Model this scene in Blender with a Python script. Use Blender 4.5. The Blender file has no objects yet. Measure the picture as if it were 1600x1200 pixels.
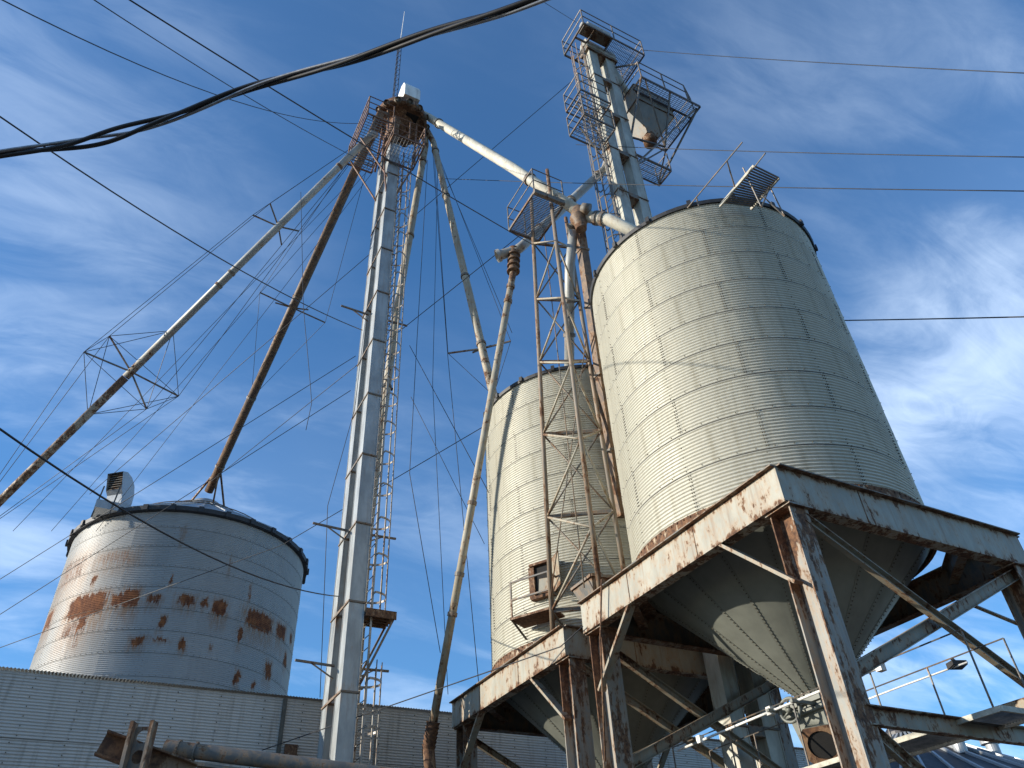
import bpy, math, random
from mathutils import Vector, Matrix
random.seed(7)
sc = bpy.context.scene
col = sc.collection
R = math.radians
PI = math.pi

# ------------------------------------------------------------------ camera, sky, sun, exposure
# world X runs along the building wall, world Y runs away from the camera towards it
CR = Matrix(((0.8843706, -0.2586377, -0.3885810), (-0.4645488, -0.5690618, -0.6785006), (-0.0456408, 0.7805608, -0.6234114)))
CAM = Vector((0, 0, 1.6))
FPX = 1202.0
cd = bpy.data.cameras.new('camera')
cam = bpy.data.objects.new('camera', cd)
col.objects.link(cam)
cam.matrix_world = Matrix.Translation(CAM) @ CR.to_4x4()
cd.sensor_width = 36
cd.lens = 36 * FPX / 1600
cd.clip_start = 0.05
cd.clip_end = 5000
sc.camera = cam

SUN_EL = R(15.5)
SUN_H = Vector((-0.941, 0.339, 0)).normalized()
SUN_DIR = (SUN_H * math.cos(SUN_EL) + Vector((0, 0, math.sin(SUN_EL)))).normalized()
world = bpy.data.worlds.new('World')
sc.world = world
world.use_nodes = True
wn, wl = world.node_tree.nodes, world.node_tree.links
wn.clear()
wo = wn.new('ShaderNodeOutputWorld')
bg = wn.new('ShaderNodeBackground')
bg.inputs['Strength'].default_value = 0.15
sky = wn.new('ShaderNodeTexSky')
sky.sky_type = 'NISHITA'
sky.sun_disc = False
sky.sun_elevation = SUN_EL
sky.sun_rotation = math.atan2(SUN_H.x, SUN_H.y)
sky.air_density = 1.0
sky.dust_density = 0.4
sky.ozone_density = 5.0


def wmath(op, a, b=None, c=None, clamp=False):
    n = wn.new('ShaderNodeMath')
    n.operation = op
    n.use_clamp = clamp
    for i, v in enumerate((a, b, c)):
        if v is None:
            continue
        if isinstance(v, (int, float)):
            n.inputs[i].default_value = v
        else:
            wl.new(v, n.inputs[i])
    return n.outputs[0]


# thin cirrus: noise on the direction projected onto a high flat layer
tc = wn.new('ShaderNodeTexCoord')
sp = wn.new('ShaderNodeSeparateXYZ')
wl.new(tc.outputs['Generated'], sp.inputs[0])
zz = wmath('ADD', wmath('MAXIMUM', sp.outputs[2], 0.0), 0.22)
cb = wn.new('ShaderNodeCombineXYZ')
wl.new(wmath('DIVIDE', sp.outputs[0], zz), cb.inputs[0])
wl.new(wmath('DIVIDE', sp.outputs[1], zz), cb.inputs[1])


def wnoise(scale, detail, rough, dist, loc, rot, stretch):
    mp = wn.new('ShaderNodeMapping')
    mp.inputs['Location'].default_value = loc
    mp.inputs['Rotation'].default_value = (0, 0, rot)
    mp.inputs['Scale'].default_value = stretch
    wl.new(cb.outputs[0], mp.inputs[0])
    n = wn.new('ShaderNodeTexNoise')
    n.inputs['Scale'].default_value = scale
    n.inputs['Detail'].default_value = detail
    n.inputs['Roughness'].default_value = rough
    n.inputs['Distortion'].default_value = dist
    wl.new(mp.outputs[0], n.inputs['Vector'])
    return n.outputs['Fac']


big = wnoise(0.8, 3, 0.5, 0.5, (19.58, 9.13, 0), 0.5, (1, 1, 1))
wisp = wnoise(1.8, 10, 0.535, 1.0, (14.38, 14.70, 0), 0.9, (0.75, 1.9, 1))
fine = wnoise(7.0, 12, 0.64, 1.3, (0.2, 2.7, 0), 0.6, (0.7, 1.7, 1))
mr = wn.new('ShaderNodeMapRange')
mr.interpolation_type = 'SMOOTHSTEP'
mr.inputs['From Min'].default_value = 0.36
mr.inputs['From Max'].default_value = 0.72
wl.new(big, mr.inputs[0])
mr2 = wn.new('ShaderNodeMapRange')
mr2.interpolation_type = 'SMOOTHSTEP'
mr2.inputs['From Min'].default_value = 0.42
mr2.inputs['From Max'].default_value = 0.74
wl.new(wmath('ADD', wmath('MULTIPLY', wisp, 0.76), wmath('MULTIPLY', fine, 0.24)), mr2.inputs[0])
cl = wmath('MULTIPLY', mr.outputs[0], wmath('ADD', 0.12, wmath('MULTIPLY', mr2.outputs[0], 0.88)))
low = wmath('MULTIPLY', wmath('SUBTRACT', 0.74, sp.outputs[2], clamp=True), 0.52)
cl = wmath('ADD', wmath('MULTIPLY', cl, 0.46), wmath('MULTIPLY', low, wmath('ADD', 0.30, mr2.outputs[0])))
cl = wmath('MINIMUM', wmath('ADD', cl, 0.045), 0.62)
hs = wn.new('ShaderNodeHueSaturation')
hs.inputs['Saturation'].default_value = 1.3
wl.new(sky.outputs[0], hs.inputs['Color'])
mx = wn.new('ShaderNodeMixRGB')
mx.inputs[2].default_value = (5.7, 6.8, 8.2, 1)
wl.new(cl, mx.inputs[0])
wl.new(hs.outputs[0], mx.inputs[1])
wl.new(mx.outputs[0], bg.inputs[0])
wl.new(bg.outputs[0], wo.inputs[0])

sd = bpy.data.lights.new('sun', 'SUN')
sd.energy = 5.0
sd.angle = R(0.5)
sd.color = (1.0, 0.92, 0.79)
sun = bpy.data.objects.new('sun', sd)
col.objects.link(sun)
sun.rotation_euler = SUN_DIR.to_track_quat('Z', 'Y').to_euler()
vs = sc.view_settings
vs.view_transform = 'Standard'
vs.look = 'None'
vs.exposure = 0.42
vs.gamma = 1.0
vs.use_curve_mapping = False


def ray(x, y):
    return CR @ Vector((x - 800, 600 - y, -FPX)).normalized()


def at(x, y, u=None, v=None, z=None, r=None):
    """survey point: a direction from the camera station at a measured plan distance"""
    d = ray(x, y)
    if u is not None:
        t = u / d.x
    elif v is not None:
        t = v / d.y
    elif z is not None:
        t = (z - 1.6) / d.z
    else:
        t = r / math.hypot(d.x, d.y)
    return CAM + d * t


def atplane(x, y, p, n):
    d = ray(x, y)
    return CAM + d * ((p - CAM).dot(n) / d.dot(n))


# ------------------------------------------------------------------ mesh helpers
class MB:
    def __init__(s):
        s.v, s.f, s.m = [], [], []

    def add(s, vs_, fs, mi=0):
        o = len(s.v)
        s.v += [tuple(q) for q in vs_]
        s.f += [tuple(i + o for i in f) for f in fs]
        s.m += [mi] * len(fs)
        return s

    def box(s, a, b, mi=0):
        x0, y0, z0 = a
        x1, y1, z1 = b
        return s.add([(x0, y0, z0), (x1, y0, z0), (x1, y1, z0), (x0, y1, z0), (x0, y0, z1), (x1, y0, z1), (x1, y1, z1), (x0, y1, z1)],
                     [(3, 2, 1, 0), (4, 5, 6, 7), (0, 1, 5, 4), (1, 2, 6, 5), (2, 3, 7, 6), (3, 0, 4, 7)], mi)

    def frame(s, p, q, up):
        d = (q - p).normalized()
        up = Vector(up)
        if abs(d.dot(up.normalized())) > 0.98:
            up = Vector((1, 0, 0)) if abs(d.x) < 0.9 else Vector((0, 1, 0))
        a = d.cross(up).normalized()
        b = a.cross(d).normalized()
        return d, a, b

    def prism(s, p, q, prof, up=(0, 0, 1), mi=0):
        """sweep a closed 2D outline (side, up) from p to q"""
        p, q = Vector(p), Vector(q)
        d, a, b = s.frame(p, q, up)
        n = len(prof)
        vs_ = [p + a * x + b * y for x, y in prof] + [q + a * x + b * y for x, y in prof]
        fs = [(i, (i + 1) % n, (i + 1) % n + n, i + n) for i in range(n)]
        fs += [tuple(range(n - 1, -1, -1)), tuple(range(n, 2 * n))]
        return s.add(vs_, fs, mi)

    def bar(s, p, q, w, h, up=(0, 0, 1), mi=0):
        return s.prism(p, q, [(-w / 2, -h / 2), (w / 2, -h / 2), (w / 2, h / 2), (-w / 2, h / 2)], up, mi)

    def angle(s, p, q, w, t=0.012, up=(0, 0, 1), flip=1):
        f = flip
        pr = [(0, 0), (f * w, 0), (f * w, t), (f * t, t), (f * t, w), (0, w)]
        if f < 0:
            pr = pr[::-1]
        return s.prism(p, q, pr, up)

    def ibeam(s, p, q, d, b, tf=0.02, tw=0.014, up=(0, 0, 1)):
        h, k, w = d / 2, b / 2, tw / 2
        s.prism(p, q, [(-k, -h), (k, -h), (k, -h + tf), (w, -h + tf), (w, h - tf), (k, h - tf), (k, h), (-k, h), (-k, h - tf), (-w, h - tf), (-w, -h + tf), (-k, -h + tf)], up)
        return s

    def tube(s, p, q, r, n=10, r2=None, caps=True, mi=0):
        return s.path([Vector(p), Vector(q)], [r, r if r2 is None else r2], n, caps, mi)

    def path(s, pts, r, n=8, caps=True, mi=0):
        pts = [Vector(q) for q in pts]
        rr = r if isinstance(r, (list, tuple)) else [r] * len(pts)
        vs_, fs = [], []
        ref = None
        for i, q in enumerate(pts):
            d = (pts[min(i + 1, len(pts) - 1)] - pts[max(i - 1, 0)]).normalized()
            if ref is None:
                ref = Vector((0, 0, 1)) if abs(d.z) < 0.9 else Vector((1, 0, 0))
            a = d.cross(ref).normalized()
            b = a.cross(d).normalized()
            ref = b
            for k in range(n):
                t = 2 * PI * k / n
                vs_.append(q + a * (math.cos(t) * rr[i]) + b * (math.sin(t) * rr[i]))
        for i in range(len(pts) - 1):
            for k in range(n):
                fs.append((i * n + k, i * n + (k + 1) % n, (i + 1) * n + (k + 1) % n, (i + 1) * n + k))
        if caps:
            fs.append(tuple(range(n - 1, -1, -1)))
            fs.append(tuple(range((len(pts) - 1) * n, len(pts) * n)))
        return s.add(vs_, fs, mi)

    def lathe(s, prof, c=(0, 0, 0), n=32, a0=0, a1=2 * PI, mi=0):
        full = abs(a1 - a0 - 2 * PI) < 1e-6
        m = n if full else n + 1
        vs_, fs = [], []
        for i in range(m):
            a = a0 + (a1 - a0) * i / n
            for r, z in prof:
                vs_.append((c[0] + r * math.cos(a), c[1] + r * math.sin(a), c[2] + z))
        k = len(prof)
        for i in range(n):
            j = (i + 1) % m
            for t in range(k - 1):
                fs.append((i * k + t, j * k + t, j * k + t + 1, i * k + t + 1))
        return s.add(vs_, fs, mi)

    def mesh(s, name, mats, smooth=False, off=None):
        me = bpy.data.meshes.new(name)
        vv = s.v if off is None else [(x - off[0], y - off[1], z - off[2]) for x, y, z in s.v]
        me.from_pydata(vv, [], s.f)
        for m in (mats if isinstance(mats, (list, tuple)) else [mats]):
            me.materials.append(m)
        me.polygons.foreach_set('material_index', s.m)
        if smooth:
            me.polygons.foreach_set('use_smooth', [True] * len(s.f))
        me.update()
        if smooth == 'auto':
            me.set_sharp_from_angle(angle=R(40))
        return me

    def build(s, name, mat, parent=None, smooth=False):
        off = parent.matrix_basis.translation if (parent is not None and parent.parent is None) else None
        if parent is not None and parent.parent is not None:
            off = parent.parent.matrix_basis.translation
        o = bpy.data.objects.new(name, s.mesh(name, mat, smooth, off))
        col.objects.link(o)
        if parent is not None:
            o.parent = parent
        return o


def tag(o, label, cat, group=None):
    o['label'] = label
    o['category'] = cat
    if group:
        o['group'] = group
    return o


def thing(name, label, cat, loc=(0, 0, 0), group=None):
    o = bpy.data.objects.new(name, None)
    col.objects.link(o)
    o.empty_display_size = 0.3
    o.location = loc
    return tag(o, label, cat, group)


def inst(name, me, parent, loc=(0, 0, 0), rz=0):
    o = bpy.data.objects.new(name, me)
    col.objects.link(o)
    o.parent = parent
    o.location = loc
    o.rotation_euler = (0, 0, rz)
    return o


# ------------------------------------------------------------------ materials
class NT:
    def __init__(s, name):
        s.mat = bpy.data.materials.new(name)
        s.mat.use_nodes = True
        s.t = s.mat.node_tree
        s.n, s.l = s.t.nodes, s.t.links
        s.b = s.n['Principled BSDF']
        s.tc = s.n.new('ShaderNodeTexCoord')
        s.co = s.tc.outputs['Object']

    def val(s, sock, v):
        if isinstance(v, (int, float)):
            sock.default_value = v
        elif isinstance(v, (tuple, list)):
            sock.default_value = v if len(v) == len(sock.default_value) else (*v, 1)
        else:
            s.l.new(v, sock)

    def math(s, op, a, b=None, c=None, clamp=False):
        n = s.n.new('ShaderNodeMath')
        n.operation = op
        n.use_clamp = clamp
        for i, v in enumerate((a, b, c)):
            if v is not None:
                s.val(n.inputs[i], v)
        return n.outputs[0]

    def noise(s, scale, detail=6, rough=0.6, stretch=(1, 1, 1), loc=(0, 0, 0), dist=0.0, vec=None):
        mp = s.n.new('ShaderNodeMapping')
        mp.inputs['Scale'].default_value = stretch
        mp.inputs['Location'].default_value = loc
        s.l.new(vec or s.co, mp.inputs[0])
        n = s.n.new('ShaderNodeTexNoise')
        n.inputs['Scale'].default_value = scale
        n.inputs['Detail'].default_value = detail
        n.inputs['Roughness'].default_value = rough
        n.inputs['Distortion'].default_value = dist
        s.l.new(mp.outputs[0], n.inputs['Vector'])
        return n.outputs['Fac']

    def ramp(s, f, a, b, lo=0.0, hi=1.0):
        n = s.n.new('ShaderNodeMapRange')
        n.interpolation_type = 'SMOOTHSTEP'
        n.inputs['From Min'].default_value = a
        n.inputs['From Max'].default_value = b
        n.inputs['To Min'].default_value = lo
        n.inputs['To Max'].default_value = hi
        s.l.new(f, n.inputs[0])
        return n.outputs[0]

    def mix(s, f, a, b, mode='MIX'):
        n = s.n.new('ShaderNodeMixRGB')
        n.blend_type = mode
        s.val(n.inputs[0], f)
        s.val(n.inputs[1], a)
        s.val(n.inputs[2], b)
        return n.outputs[0]

    def bump(s, h, strength=0.3, dist=0.01):
        n = s.n.new('ShaderNodeBump')
        n.inputs['Strength'].default_value = strength
        n.inputs['Distance'].default_value = dist
        s.l.new(h, n.inputs['Height'])
        s.l.new(n.outputs[0], s.b.inputs['Normal'])

    def done(s, colr, rough=0.6, metal=0.0, spec=None):
        s.val(s.b.inputs['Base Color'], colr)
        s.val(s.b.inputs['Roughness'], rough)
        s.val(s.b.inputs['Metallic'], metal)
        if spec is not None:
            s.b.inputs['Specular IOR Level'].default_value = spec
        return s.mat


def plain(name, c, rough=0.6, metal=0.0, var=0.25, scale=6):
    t = NT(name)
    f = t.noise(scale, 5)
    k = t.mix(t.ramp(f, 0.3, 0.7), tuple(x * (1 - var) for x in c), tuple(min(1, x * (1 + var)) for x in c))
    return t.done(k, rough, metal)


RUST_D, RUST_L = (0.062, 0.031, 0.019), (0.21, 0.105, 0.05)


def rusty(name, paint, amount=0.5, scale=2.2, streak=(1, 1, 0.35), rough=0.6, metal=0.0, var=0.16, chip=9.0):
    """weathered paint with flaking patches of rust and long thin runs"""
    t = NT(name)
    blot = t.noise(scale, 9, 0.68, streak, dist=0.4)
    flake = t.noise(chip, 8, 0.7, (1, 1, 0.5), (4, 2, 1))
    f = t.math('ADD', t.math('MULTIPLY', blot, 0.62), t.math('MULTIPLY', flake, 0.38))
    sg = t.n.new('ShaderNodeSeparateXYZ')
    t.l.new(t.tc.outputs['Generated'], sg.inputs[0])
    edge = t.ramp(t.math('ABSOLUTE', t.math('SUBTRACT', sg.outputs[2], 0.5)), 0.30, 0.5, 0, 0.07)
    f = t.math('ADD', f, edge)
    e = 0.68 - 0.30 * amount
    m = t.ramp(f, e, e + 0.055)
    halo = t.ramp(f, e - 0.10, e + 0.05)
    pv = t.noise(3.1, 6, 0.6, (1, 1, 0.4), (9, 1, 3))
    pc = t.mix(t.ramp(pv, 0.3, 0.72), tuple(x * (1 - var) for x in paint), tuple(min(1, x * (1 + var)) for x in paint))
    pc = t.mix(t.math('MULTIPLY', halo, 0.55), pc, (0.36, 0.22, 0.11))
    drip = t.noise(8.0, 6, 0.6, (1.3, 1.3, 0.09), (3, 5, 8))
    pc = t.mix(t.ramp(drip, 0.52, 0.70, 0, 0.20 + 0.55 * amount), pc, (0.20, 0.12, 0.065))
    rc = t.mix(t.ramp(t.noise(14, 8, 0.7), 0.35, 0.68), RUST_D, RUST_L)
    c = t.mix(m, pc, rc)
    t.bump(t.math('SUBTRACT', t.math('MULTIPLY', t.noise(40, 5), 0.25), m), 0.35, 0.006)
    return t.done(c, t.ramp(m, 0, 1, rough, 0.9), metal)


def silo_paint(name, base, streak_c, metal=0.15, rough=0.48, spread=0.07):
    """aged sheet metal; each sheet a little different, grime runs downwards"""
    t = NT(name)
    oi = t.n.new('ShaderNodeObjectInfo')
    rnd = oi.outputs['Random']
    v = t.math('ADD', 0.99 - spread / 2, t.math('MULTIPLY', rnd, spread))
    grime = t.noise(2.6, 8, 0.62, (2.2, 2.2, 0.22))
    blot = t.noise(1.1, 6, 0.6, (1, 1, 0.6), (5, 3, 2))
    c = t.mix(t.ramp(grime, 0.50, 0.78, 0, 0.55), base, streak_c)
    c = t.mix(t.ramp(blot, 0.35, 0.75, 0, 0.30), c, tuple(x * 0.72 for x in base))
    spot = t.noise(30, 4, 0.5, (1, 1, 0.6), (1, 8, 2))
    c = t.mix(t.ramp(spot, 0.69, 0.75, 0, 0.55), c, (0.24, 0.17, 0.10))
    c = t.mix(1.0, c, t.mix(v, (0, 0, 0), (1, 1, 1)), 'MULTIPLY')
    run = t.noise(7.0, 5, 0.55, (1.6, 1.6, 0.07), (2, 6, 4))
    c = t.mix(t.ramp(run, 0.56, 0.74, 0, 0.30), c, streak_c)
    t.bump(t.noise(2.3, 3, 0.5, (1, 1, 1.3), (7, 7, 7)), 0.22, 0.06)
    return t.done(c, t.ramp(blot, 0.2, 0.8, rough - 0.06, rough + 0.12), metal)


M = {}
M['cream'] = silo_paint('cream_sheet', (0.50, 0.485, 0.405), (0.30, 0.275, 0.20))
M['cleaner'] = rusty('grey_cleaner_box', (0.20, 0.20, 0.18), 0.3, 2.4)
M['galv'] = silo_paint('galvanised_sheet', (0.40, 0.42, 0.43), (0.34, 0.33, 0.30), 0.35, 0.42)
M['wall'] = silo_paint('wall_sheet', (0.54, 0.51, 0.465), (0.19, 0.16, 0.125), 0.15, 0.55, 0.34)
M['bolt'] = plain('dark_bolt', (0.10, 0.085, 0.06), 0.7, 0.3)
M['seam'] = plain('dark_seam_sealant', (0.09, 0.085, 0.07), 0.8)
M['eave'] = plain('dark_eave', (0.028, 0.028, 0.03), 0.6)
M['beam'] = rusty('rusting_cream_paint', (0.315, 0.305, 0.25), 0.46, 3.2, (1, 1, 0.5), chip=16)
M['column'] = rusty('flaking_grey_paint', (0.235, 0.24, 0.22), 0.60, 2.6, (1.6, 1.6, 0.25), chip=14)
M['brace'] = rusty('rusting_brace_paint', (0.25, 0.24, 0.19), 0.52, 3.4, (1, 1, .6), chip=15)
M['darksteel'] = rusty('dark_weathered_steel_and_shade', (0.11, 0.11, 0.10), 0.50)  # real dark steel; on back girders and corner beams its tone paints shade
M['hopper'] = plain('grey_green_hopper_paint', (0.165, 0.172, 0.145), 0.5, 0.0, 0.10, 3)
M['ring'] = rusty('rusty_base_ring', (0.42, 0.36, 0.25), 0.85, 3.5, (1.5, 1.5, 0.3))
M['rust'] = rusty('rust_brown', (0.19, 0.115, 0.07), 0.8, 4.0)
M['rustred'] = rusty('red_rusty_rail', (0.14, 0.062, 0.045), 0.5, 4.0)
M['brownpipe'] = rusty('brown_pipe', (0.085, 0.058, 0.043), 0.5, 3.0, (1, 1, 1))
M['whitepipe'] = rusty('whitish_pipe_rust_spots', (0.58, 0.55, 0.45), 0.17, 2.2, (1, 1, 1))
M['greypipe'] = rusty('grey_pipe', (0.36, 0.37, 0.35), 0.26, 3.0, (1, 1, 1), 0.5, 0.1)
M['mossypipe'] = rusty('worn_two_tone_pipe', (0.36, 0.335, 0.26), 0.42, 3.5, (1, 1, 1))
M['rustypipe'] = rusty('rust_eaten_pipe', (0.30, 0.25, 0.19), 0.72, 3.0, (1, 1, 1))
M['darkpipe'] = rusty('dark_grey_pipe', (0.12, 0.118, 0.11), 0.48, 7.0, (1, 1, 1), 0.85)
M['mastpost'] = rusty('brown_grey_mast_pipe', (0.19, 0.17, 0.14), 0.5, 2.2, (1, 1, .25))
M['leg'] = rusty('galvanised_trunking', (0.34, 0.36, 0.355), 0.14, 2.2, (1.6, 1.6, 0.25), 0.42, 0.3, 0.22)
M['legwarm'] = rusty('weathered_trunking', (0.40, 0.40, 0.345), 0.20, 2.4, (1.6, 1.6, 0.25), 0.5, 0.15, 0.22)
M['ladder'] = rusty('galvanised_ladder', (0.36, 0.35, 0.32), 0.40, 3.0, (1, 1, 1), 0.5, 0.2)
M['railing'] = rusty('grey_railing', (0.105, 0.10, 0.092), 0.30, 3.0, (1, 1, 1), 0.5, 0.2)
M['grate'] = plain('steel_grating', (0.22, 0.22, 0.21), 0.55, 0.5)
M['white'] = rusty('white_painted_metal', (0.72, 0.71, 0.66), 0.12, 2.0)
M['black'] = plain('black_void', (0.012, 0.011, 0.010), 0.9)
M['wire'] = plain('dark_wire', (0.035, 0.036, 0.04), 0.55, 0.4)
M['cable'] = plain('black_cable_jacket', (0.022, 0.022, 0.024), 0.42, 0.0, 0.25, 20)
M['barecable'] = plain('bare_aluminium_strand', (0.30, 0.31, 0.33), 0.4, 0.7, 0.2, 20)
M['concrete'] = plain('weathered_concrete', (0.45, 0.42, 0.34), 0.85, 0, 0.25, 9)
M['gravel'] = plain('gravel_yard', (0.075, 0.07, 0.062), 0.95, 0, 0.35, 3)
M['darkroof'] = plain('dark_ribbed_roof', (0.045, 0.043, 0.045), 0.5, 0.2, 0.3, 4)
M['glass'] = plain('lamp_glass', (0.05, 0.055, 0.06), 0.12, 0.0, 0.1, 3)

# ------------------------------------------------------------------ ground
g = MB()
g.add([(-900, -900, 0), (900, -900, 0), (900, 900, 0), (-900, 900, 0)], [(0, 1, 2, 3)])
go = g.build('ground', M['gravel'])
go['kind'] = 'structure'


# ------------------------------------------------------------------ corrugated bins
def sheet_mesh(name, rad, arc, h, waves, amp, mat, cols, bolts_h, bolts_v=True, seg=6):
    """one rolled corrugated sheet with its lap bolts; lower edge laps outside the sheet below"""
    b = MB()
    lap = 0.022
    rows = waves * seg
    vs_, fs = [], []
    for i in range(rows + 1):
        t = i / rows
        z = -lap + (h + lap) * t
        rr = rad + amp * math.sin(2 * PI * waves * t) + 0.006 * (1 - t) - 0.003
        for k in range(cols + 1):
            a = arc * (k / cols)
            rk = rr + (0.0015 if k == 0 else 0.0)
            vs_.append((rk * math.cos(a), rk * math.sin(a), z))
    for i in range(rows):
        for k in range(cols):
            fs.append((i * (cols + 1) + k, i * (cols + 1) + k + 1, (i + 1) * (cols + 1) + k + 1, (i + 1) * (cols + 1) + k))
    b.add(vs_, fs, 0)

    def bolt(a, z, r=0.009):
        r0 = rad + amp * 0.8 + 0.004
        n = Vector((math.cos(a), math.sin(a), 0))
        tdir = Vector((-math.sin(a), math.cos(a), 0))
        c = n * r0 + Vector((0, 0, z))
        ring = [c + tdir * (math.cos(q) * r) + Vector((0, 0, math.sin(q) * r)) for q in (0.5, 1.55, 2.6, 3.64, 4.69, 5.74)]
        b.add([p - n * 0.012 for p in ring] + [p * 1 + n * 0.014 for p in ring],
              [(i, (i + 1) % 6, (i + 1) % 6 + 6, i + 6) for i in range(6)] + [tuple(range(6, 12))], 1)
    for k in range(bolts_h):
        bolt(arc * (k + 0.5) / bolts_h, 0.012 + random.uniform(-.006, .006))
    if bolts_v:
        for s_ in (0.018, 0.05):
            for k in range(waves):
                if random.random() < 0.9:
                    bolt(s_ / rad * 1.2, (k + 0.5) * h / waves, 0.0095)
    for k in range(1, waves, 3):
        bolt(arc * 0.5, (k + 0.5) * h / waves, 0.0075)
    # thin dark sealant bead showing under the lap
    b.lathe([(rad + amp * 0.2, -lap - 0.010), (rad + amp * .3 + 0.003, -lap - 0.004), (rad + amp * .3 + 0.003, -lap + 0.002)], (0, 0, 0), cols, 0, arc, 2)
    return b.mesh(name, [mat, M['bolt'], M['seam']], True)


def bolted_bin(c, rad, z0, z1, rings, per, label, mat, with_hopper=True):
    root = thing('hopper_bin', label, 'silo', (c[0], c[1], 0))
    h = (z1 - z0) / rings
    arc = 2 * PI / per
    me = sheet_mesh('bin_sheet', rad, arc, h, 12, 0.0165, mat, 14, 9)
    for i in range(rings):
        for k in range(per):
            inst('wall_sheet', me, root, (0, 0, z0 + i * h), arc * k + (i % 2) * arc / 2 + 0.30)
    b = MB()
    b.lathe([(rad - 0.02, z1 - 0.03), (rad + 0.055, z1 - 0.05), (rad + 0.075, z1 + 0.035), (rad + 0.02, z1 + 0.07), (rad - 0.05, z1 + 0.06)], (c[0], c[1], 0), 72)
    b.build('eave_ring', M['eave'], root)
    b = MB()
    b.box((rad + 0.01, -0.045, z1 - 0.045), (rad + 0.11, 0.045, z1 + 0.10))
    clip = b.mesh('eave_clip', M['eave'])
    for k in range(18):
        inst('eave_clip', clip, root, (0, 0, 0), 2 * PI * k / 18 + 0.1)
    b = MB()
    b.lathe([(rad + 0.03, 0.05), (0.42, 1.22), (0.40, 1.40), (0.0, 1.44)], (c[0], c[1], z1), 48)
    b.build('roof', M['galv'], root)
    # rusty base ring
    b = MB()
    b.lathe([(rad - 0.03, z0 + 0.02), (rad + 0.035, z0 + 0.0), (rad + 0.035, z0 - 0.30), (rad - 0.03, z0 - 0.30)], (c[0], c[1], 0), 72)
    for k in range(120):
        a = 2 * PI * k / 120
        p = Vector((c[0] + (rad + 0.03) * math.cos(a), c[1] + (rad + 0.03) * math.sin(a), z0 - 0.035))
        n = Vector((math.cos(a), math.sin(a), 0))
        b.bar(p, p + n * 0.02, 0.02, 0.03)
    b.build('base_ring', M['ring'], root)
    return root


def hopper(root, c, zt, rt, zb, rb, n=17):
    arc = 2 * PI / n
    b = MB()
    L = math.hypot(rt - rb, zt - zb)
    for i in range(4):
        pass
    b.lathe([(rb, zb), (rt, zt)], (0, 0, 0), 5, 0.0, arc)
    # raised lap strip along one edge
    sl = Vector((rt - rb, 0, zt - zb)) / L
    nn = Vector((sl.z, 0, -sl.x))

    def P(t, a, o):
        q = Vector((rb, 0, zb)) + sl * (t * L) + nn * o
        return (q.x * math.cos(a) - 0 * math.sin(a), q.x * math.sin(a), q.z)
    w0, w1 = 0.07 / rb * 0.55, 0.07 / rt
    b.add([P(0.0, 0, .002), P(0, w0, .002), P(1, w1, .002), P(1, 0, .002), P(0.0, 0, .008), P(0, w0, .008), P(1, w1, .008), P(1, 0, .008)],
          [(4, 5, 6, 7), (0, 4, 7, 3), (1, 2, 6, 5)])
    nb = 46
    for k in range(nb):
        t = (k + 0.5) / nb
        r_ = rb + (rt - rb) * t
        a = 0.035 / r_
        q = Vector((rb, 0, zb)) + sl * (t * L)
        ca, sa = math.cos(a), math.sin(a)
        rot = Matrix(((ca, -sa, 0), (sa, ca, 0), (0, 0, 1)))
        ctr = rot @ (q + nn * 0.006)
        ax = rot @ sl
        ay = rot @ Vector((0, 1, 0))
        an = rot @ nn
        rr = 0.011
        ring = [ctr + ax * (math.cos(w) * rr) + ay * (math.sin(w) * rr) for w in (0, 1.257, 2.513, 3.77, 5.027)]
        b.add(ring + [p + an * 0.016 for p in ring], [(i, (i + 1) % 5, (i + 1) % 5 + 5, i + 5) for i in range(5)] + [(5, 6, 7, 8, 9)], 1)
    me = b.mesh('hopper_panel', [M['hopper'], M['bolt']], 'auto')
    for k in range(n):
        inst('hopper_panel', me, root, (0, 0, 0), arc * k + 0.12)
    b = MB()
    b.lathe([(rb + 0.05, zb + 0.07), (rb + 0.03, zb - 0.10)], (c[0], c[1], 0), 24)
    for k in range(16):
        a = 2 * PI * k / 16
        p = Vector((c[0] + (rb + 0.05) * math.cos(a), c[1] + (rb + 0.05) * math.sin(a), zb + 0.02))
        b.bar(p, p + Vector((math.cos(a), math.sin(a), 0)) * 0.025, 0.03, 0.05)
    b.build('hopper_collar', M['hopper'], root)


C1, C2, RB = (10.95, 9.42), (10.95, 15.45), 2.70
bin1 = bolted_bin(C1, RB, 7.86, 15.08, 9, 6, 'big cream corrugated hopper silo nearest the camera, on the right', M['cream'])
hopper(bin1, C1, 7.62, 2.66, 5.32, 0.26)
bin2 = bolted_bin(C2, RB, 7.68, 14.92, 9, 6, 'cream corrugated hopper silo behind the lattice mast, with a small hatch platform', M['cream'])
hopper(bin2, C2, 7.42, 2.66, 5.12, 0.26)


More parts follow.
